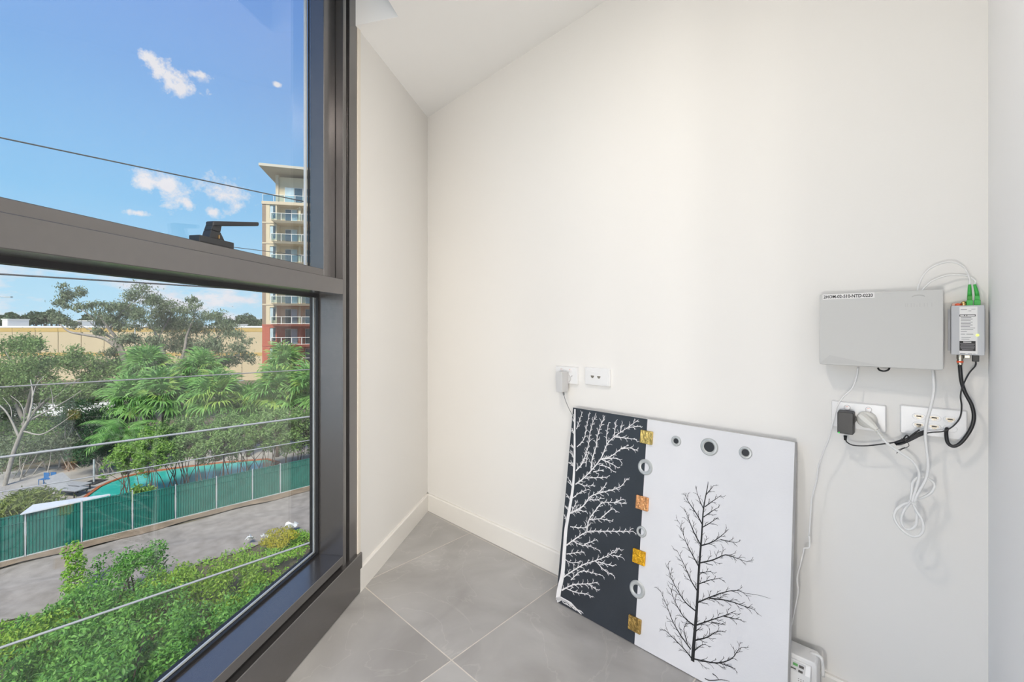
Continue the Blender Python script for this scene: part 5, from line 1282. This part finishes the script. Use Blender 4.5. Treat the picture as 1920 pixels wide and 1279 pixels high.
for (px, py, Y, R, n, lm, lab) in [(165, 800, 31, 2.0, 5200, L_dark, 'dense dark green shrub left of the feather palm'), (185, 855, 29, 1.5, 3200, L_dark, 'dark shrub with pale stems by the umbrella post'), (120, 850, 30, 1.5, 2300, L_gum, 'brownish thin shrub behind the loungers'),
                               (60, 860, 29, 1.7, 2300, L_gum, 'dry grey shrub behind the bare tree'), (205, 800, 33, 1.6, 3000, L_dark, 'dark shrub behind the feather palm trunks'), (10, 855, 31, 1.6, 1900, L_gum, 'dry brownish shrub at the left edge'), (35, 805, 35, 2.0, 2600, L_gum, 'greyish shrub in front of the white boundary wall'), (95, 815, 33, 1.8, 2400, L_screen, 'olive shrub between the bare tree and the dark shrubs'), (140, 835, 34, 1.7, 2400, L_dark, 'dark shrub behind the thin bare tree'), (-25, 820, 33, 1.9, 2200, L_screen, 'olive shrub partly outside the left edge')]:
    x, y, z = at(px, py, Y); simple_tree('tall_shrub', lab, (x, y, G), sub_clumps((x, y, z, R, R, R * 1.1), 14, fr=.42), n, .17, lm, M_barkp, .05, 'tall shrubs behind the pool', 'shrub', .4, 5, .3)
for (px, py, n, lab) in [(25, 945, 1500, 'strappy yellow green plant at the left behind the fence'), (70, 928, 1300, 'strappy yellow green plant beside the white lean-to roof')]:
    x, y, z = gz(px, py, G + .9); simple_tree('strappy_plant', lab, (x, y, G), sub_clumps((x, y, G + .6, 1.3, 1.1, .7), 10), n, .34, L_low, M_barkd, .03, 'strappy plants behind the fence', 'plant', .16, 4, .2, .0)
# distant trees beyond the warehouse
for i, (px, py, r, Y, lab) in enumerate([(5, 600, 20, 125, 'distant tree beyond the far left roof end'), (35, 602, 16, 130, 'low distant tree right of the white roof vent'), (72, 597, 18, 120, 'distant spreading tree left of the pine'), (95, 590, 14, 120, 'distant tree touching the pine'),
                                  (165, 600, 12, 130, 'distant tree above the plant room'), (455, 602, 22, 140, 'distant round tree left of the tower'), (485, 606, 14, 140, 'low distant tree touching the tower'), (425, 606, 18, 140, 'distant tree behind the right gum crown'), (20, 592, 8, 128, 'tip of a distant tree above the left roof end')]):
    x, y, z = at(px, py, Y); R = r * Y / F_PX
    simple_tree('distant_tree', lab, (x, y, G), sub_clumps((x, y, z - R * .3, R * 1.3, R, R), 10, fr=.45), 1500, .75, L_far, M_barkd, .3, 'distant trees beyond the warehouse', 'tree', .5, 1, .3)
x, y, z = at(111, 578, 115); pt = thing('pine_tree', 'distant tiered pine above the warehouse roof', 'tree', (x, y, G))
mb = MB(); limb(mb, [(x, y, G), (x, y, z)], .35, .06, 3, 6); build('trunk', mb, M_barkd, pt)
cl_ = [(x + math.cos(a) * r_ * .6, y + math.sin(a) * r_ * .6, z - 1.0 - k * 1.0, r_ * .55, r_ * .55, .22) for k, r_ in enumerate((.6, 1.2, 1.8, 2.4, 2.9, 3.2)) for a in np.linspace(0, 6.28, 6)[:-1]]
P, Nn = clumps(cl_, 1800, shell=.2); leaf_mesh('foliage', P, Nn, .5, L_far, pt, .35, .1)

# ---------------------------------------------------------------- overhead cables, lamp posts
M_wire = mat('dark overhead cable', (.03, .035, .045), .5, var=.1); M_wirel = mat('pale overhead cable', (.30, .31, .33), .5, var=.05)
def overhead(p0, p1, dist, r, m, lab, sag=.0):
    def on(px, py):
        ry = np.array([(px - 960) / F_PX, 1.0]); k = dist / (ry @ DM); return np.array([ry[0] * k, k, CAM_H + (HOR - py) / F_PX * k])
    A, B = on(*p0), on(*p1); d = B - A; A2, B2 = A - d * .9, B + d * 1.3
    mb = MB(); L = np.linalg.norm(B2[:2] - A2[:2]); pts_ = [A2 + (B2 - A2) * t for t in np.linspace(0, 1, 14)]
    mb.tube(pts_, r, 8); tag(build('overhead_cable', mb, m, smooth='all'), lab, 'cable', 'overhead cables outside the window')
overhead((0, 258), (575, 379), 12, .014, M_wire, 'highest dark overhead cable crossing the upper clouds')
overhead((361, 454), (490, 470), 14, .009, M_wire, 'thin dark overhead cable passing just behind the handle')
overhead((0, 514), (420, 540), 12, .016, M_wire, 'dark overhead cable just under the window transom')
overhead((0, 726), (583, 693), 12, .013, M_gcab, 'grey overhead cable crossing the palm crowns')
overhead((0, 858), (583, 781), 8, .0155, M_wirel, 'thick pale overhead cable crossing the middle trees')
overhead((0, 923), (583, 825), 9, .009, M_wirel, 'thin pale overhead cable crossing in front of the pool')
overhead((0, 1215), (583, 1017), 6.2, .0125, M_wirel, 'lowest thick pale cable crossing the foreground shrubs')
x, y, z = at(253, 568, 48); lp = thing('lamp_post', 'slim grey lamp post in front of the warehouse', 'lamp post', (x, y, G))
mb = MB(); mb.tube([(x, y, G), (x, y, z)], [.09, .05], 8); build('pole', mb, M_post, lp)
mb = MB(); mb.box(Ip, x - .3, x + .3, y - .12, y + .12, z, z + .1); build('lamp_head', mb, M_post, lp)
x, y, z = at(447, 714, 58); lp = thing('lamp_post', 'short twin armed lamp post at the foot of the warehouse', 'lamp post', (x, y, G))
mb = MB(); mb.tube([(x, y, G), (x, y, z)], [.1, .07], 8); build('pole', mb, M_post, lp)
for s_ in (-1, 1):
    mb = MB(); mb.prism([(x, y - .1, z - .05), (x + s_ * .75, y - .1, z), (x + s_ * .75, y + .1, z), (x, y + .1, z - .05)], [(x, y - .1, z + .07), (x + s_ * .75, y - .1, z + .12), (x + s_ * .75, y + .1, z + .12), (x, y + .1, z + .07)]); build('arm', mb, M_post, lp)
x, y, z = at(-14, 556, 40); lp = thing('street_light', 'street light arm reaching in from the left edge', 'street light', (x, y, G))
mb = MB(); mb.tube([(x, y, G), (x, y, z)], [.1, .06], 8); build('pole', mb, M_post, lp)
b = at(22, 557, 40); mb = MB(); mb.tube([(x, y, z), (b[0] - .6, b[1], b[2])], .035, 6); build('arm', mb, M_post, lp)
mb = MB(); mb.box(Ip, b[0] - .65, b[0], b[1] - .1, b[1] + .1, b[2] - .05, b[2] + .05); build('lamp_head', mb, M_post, lp)
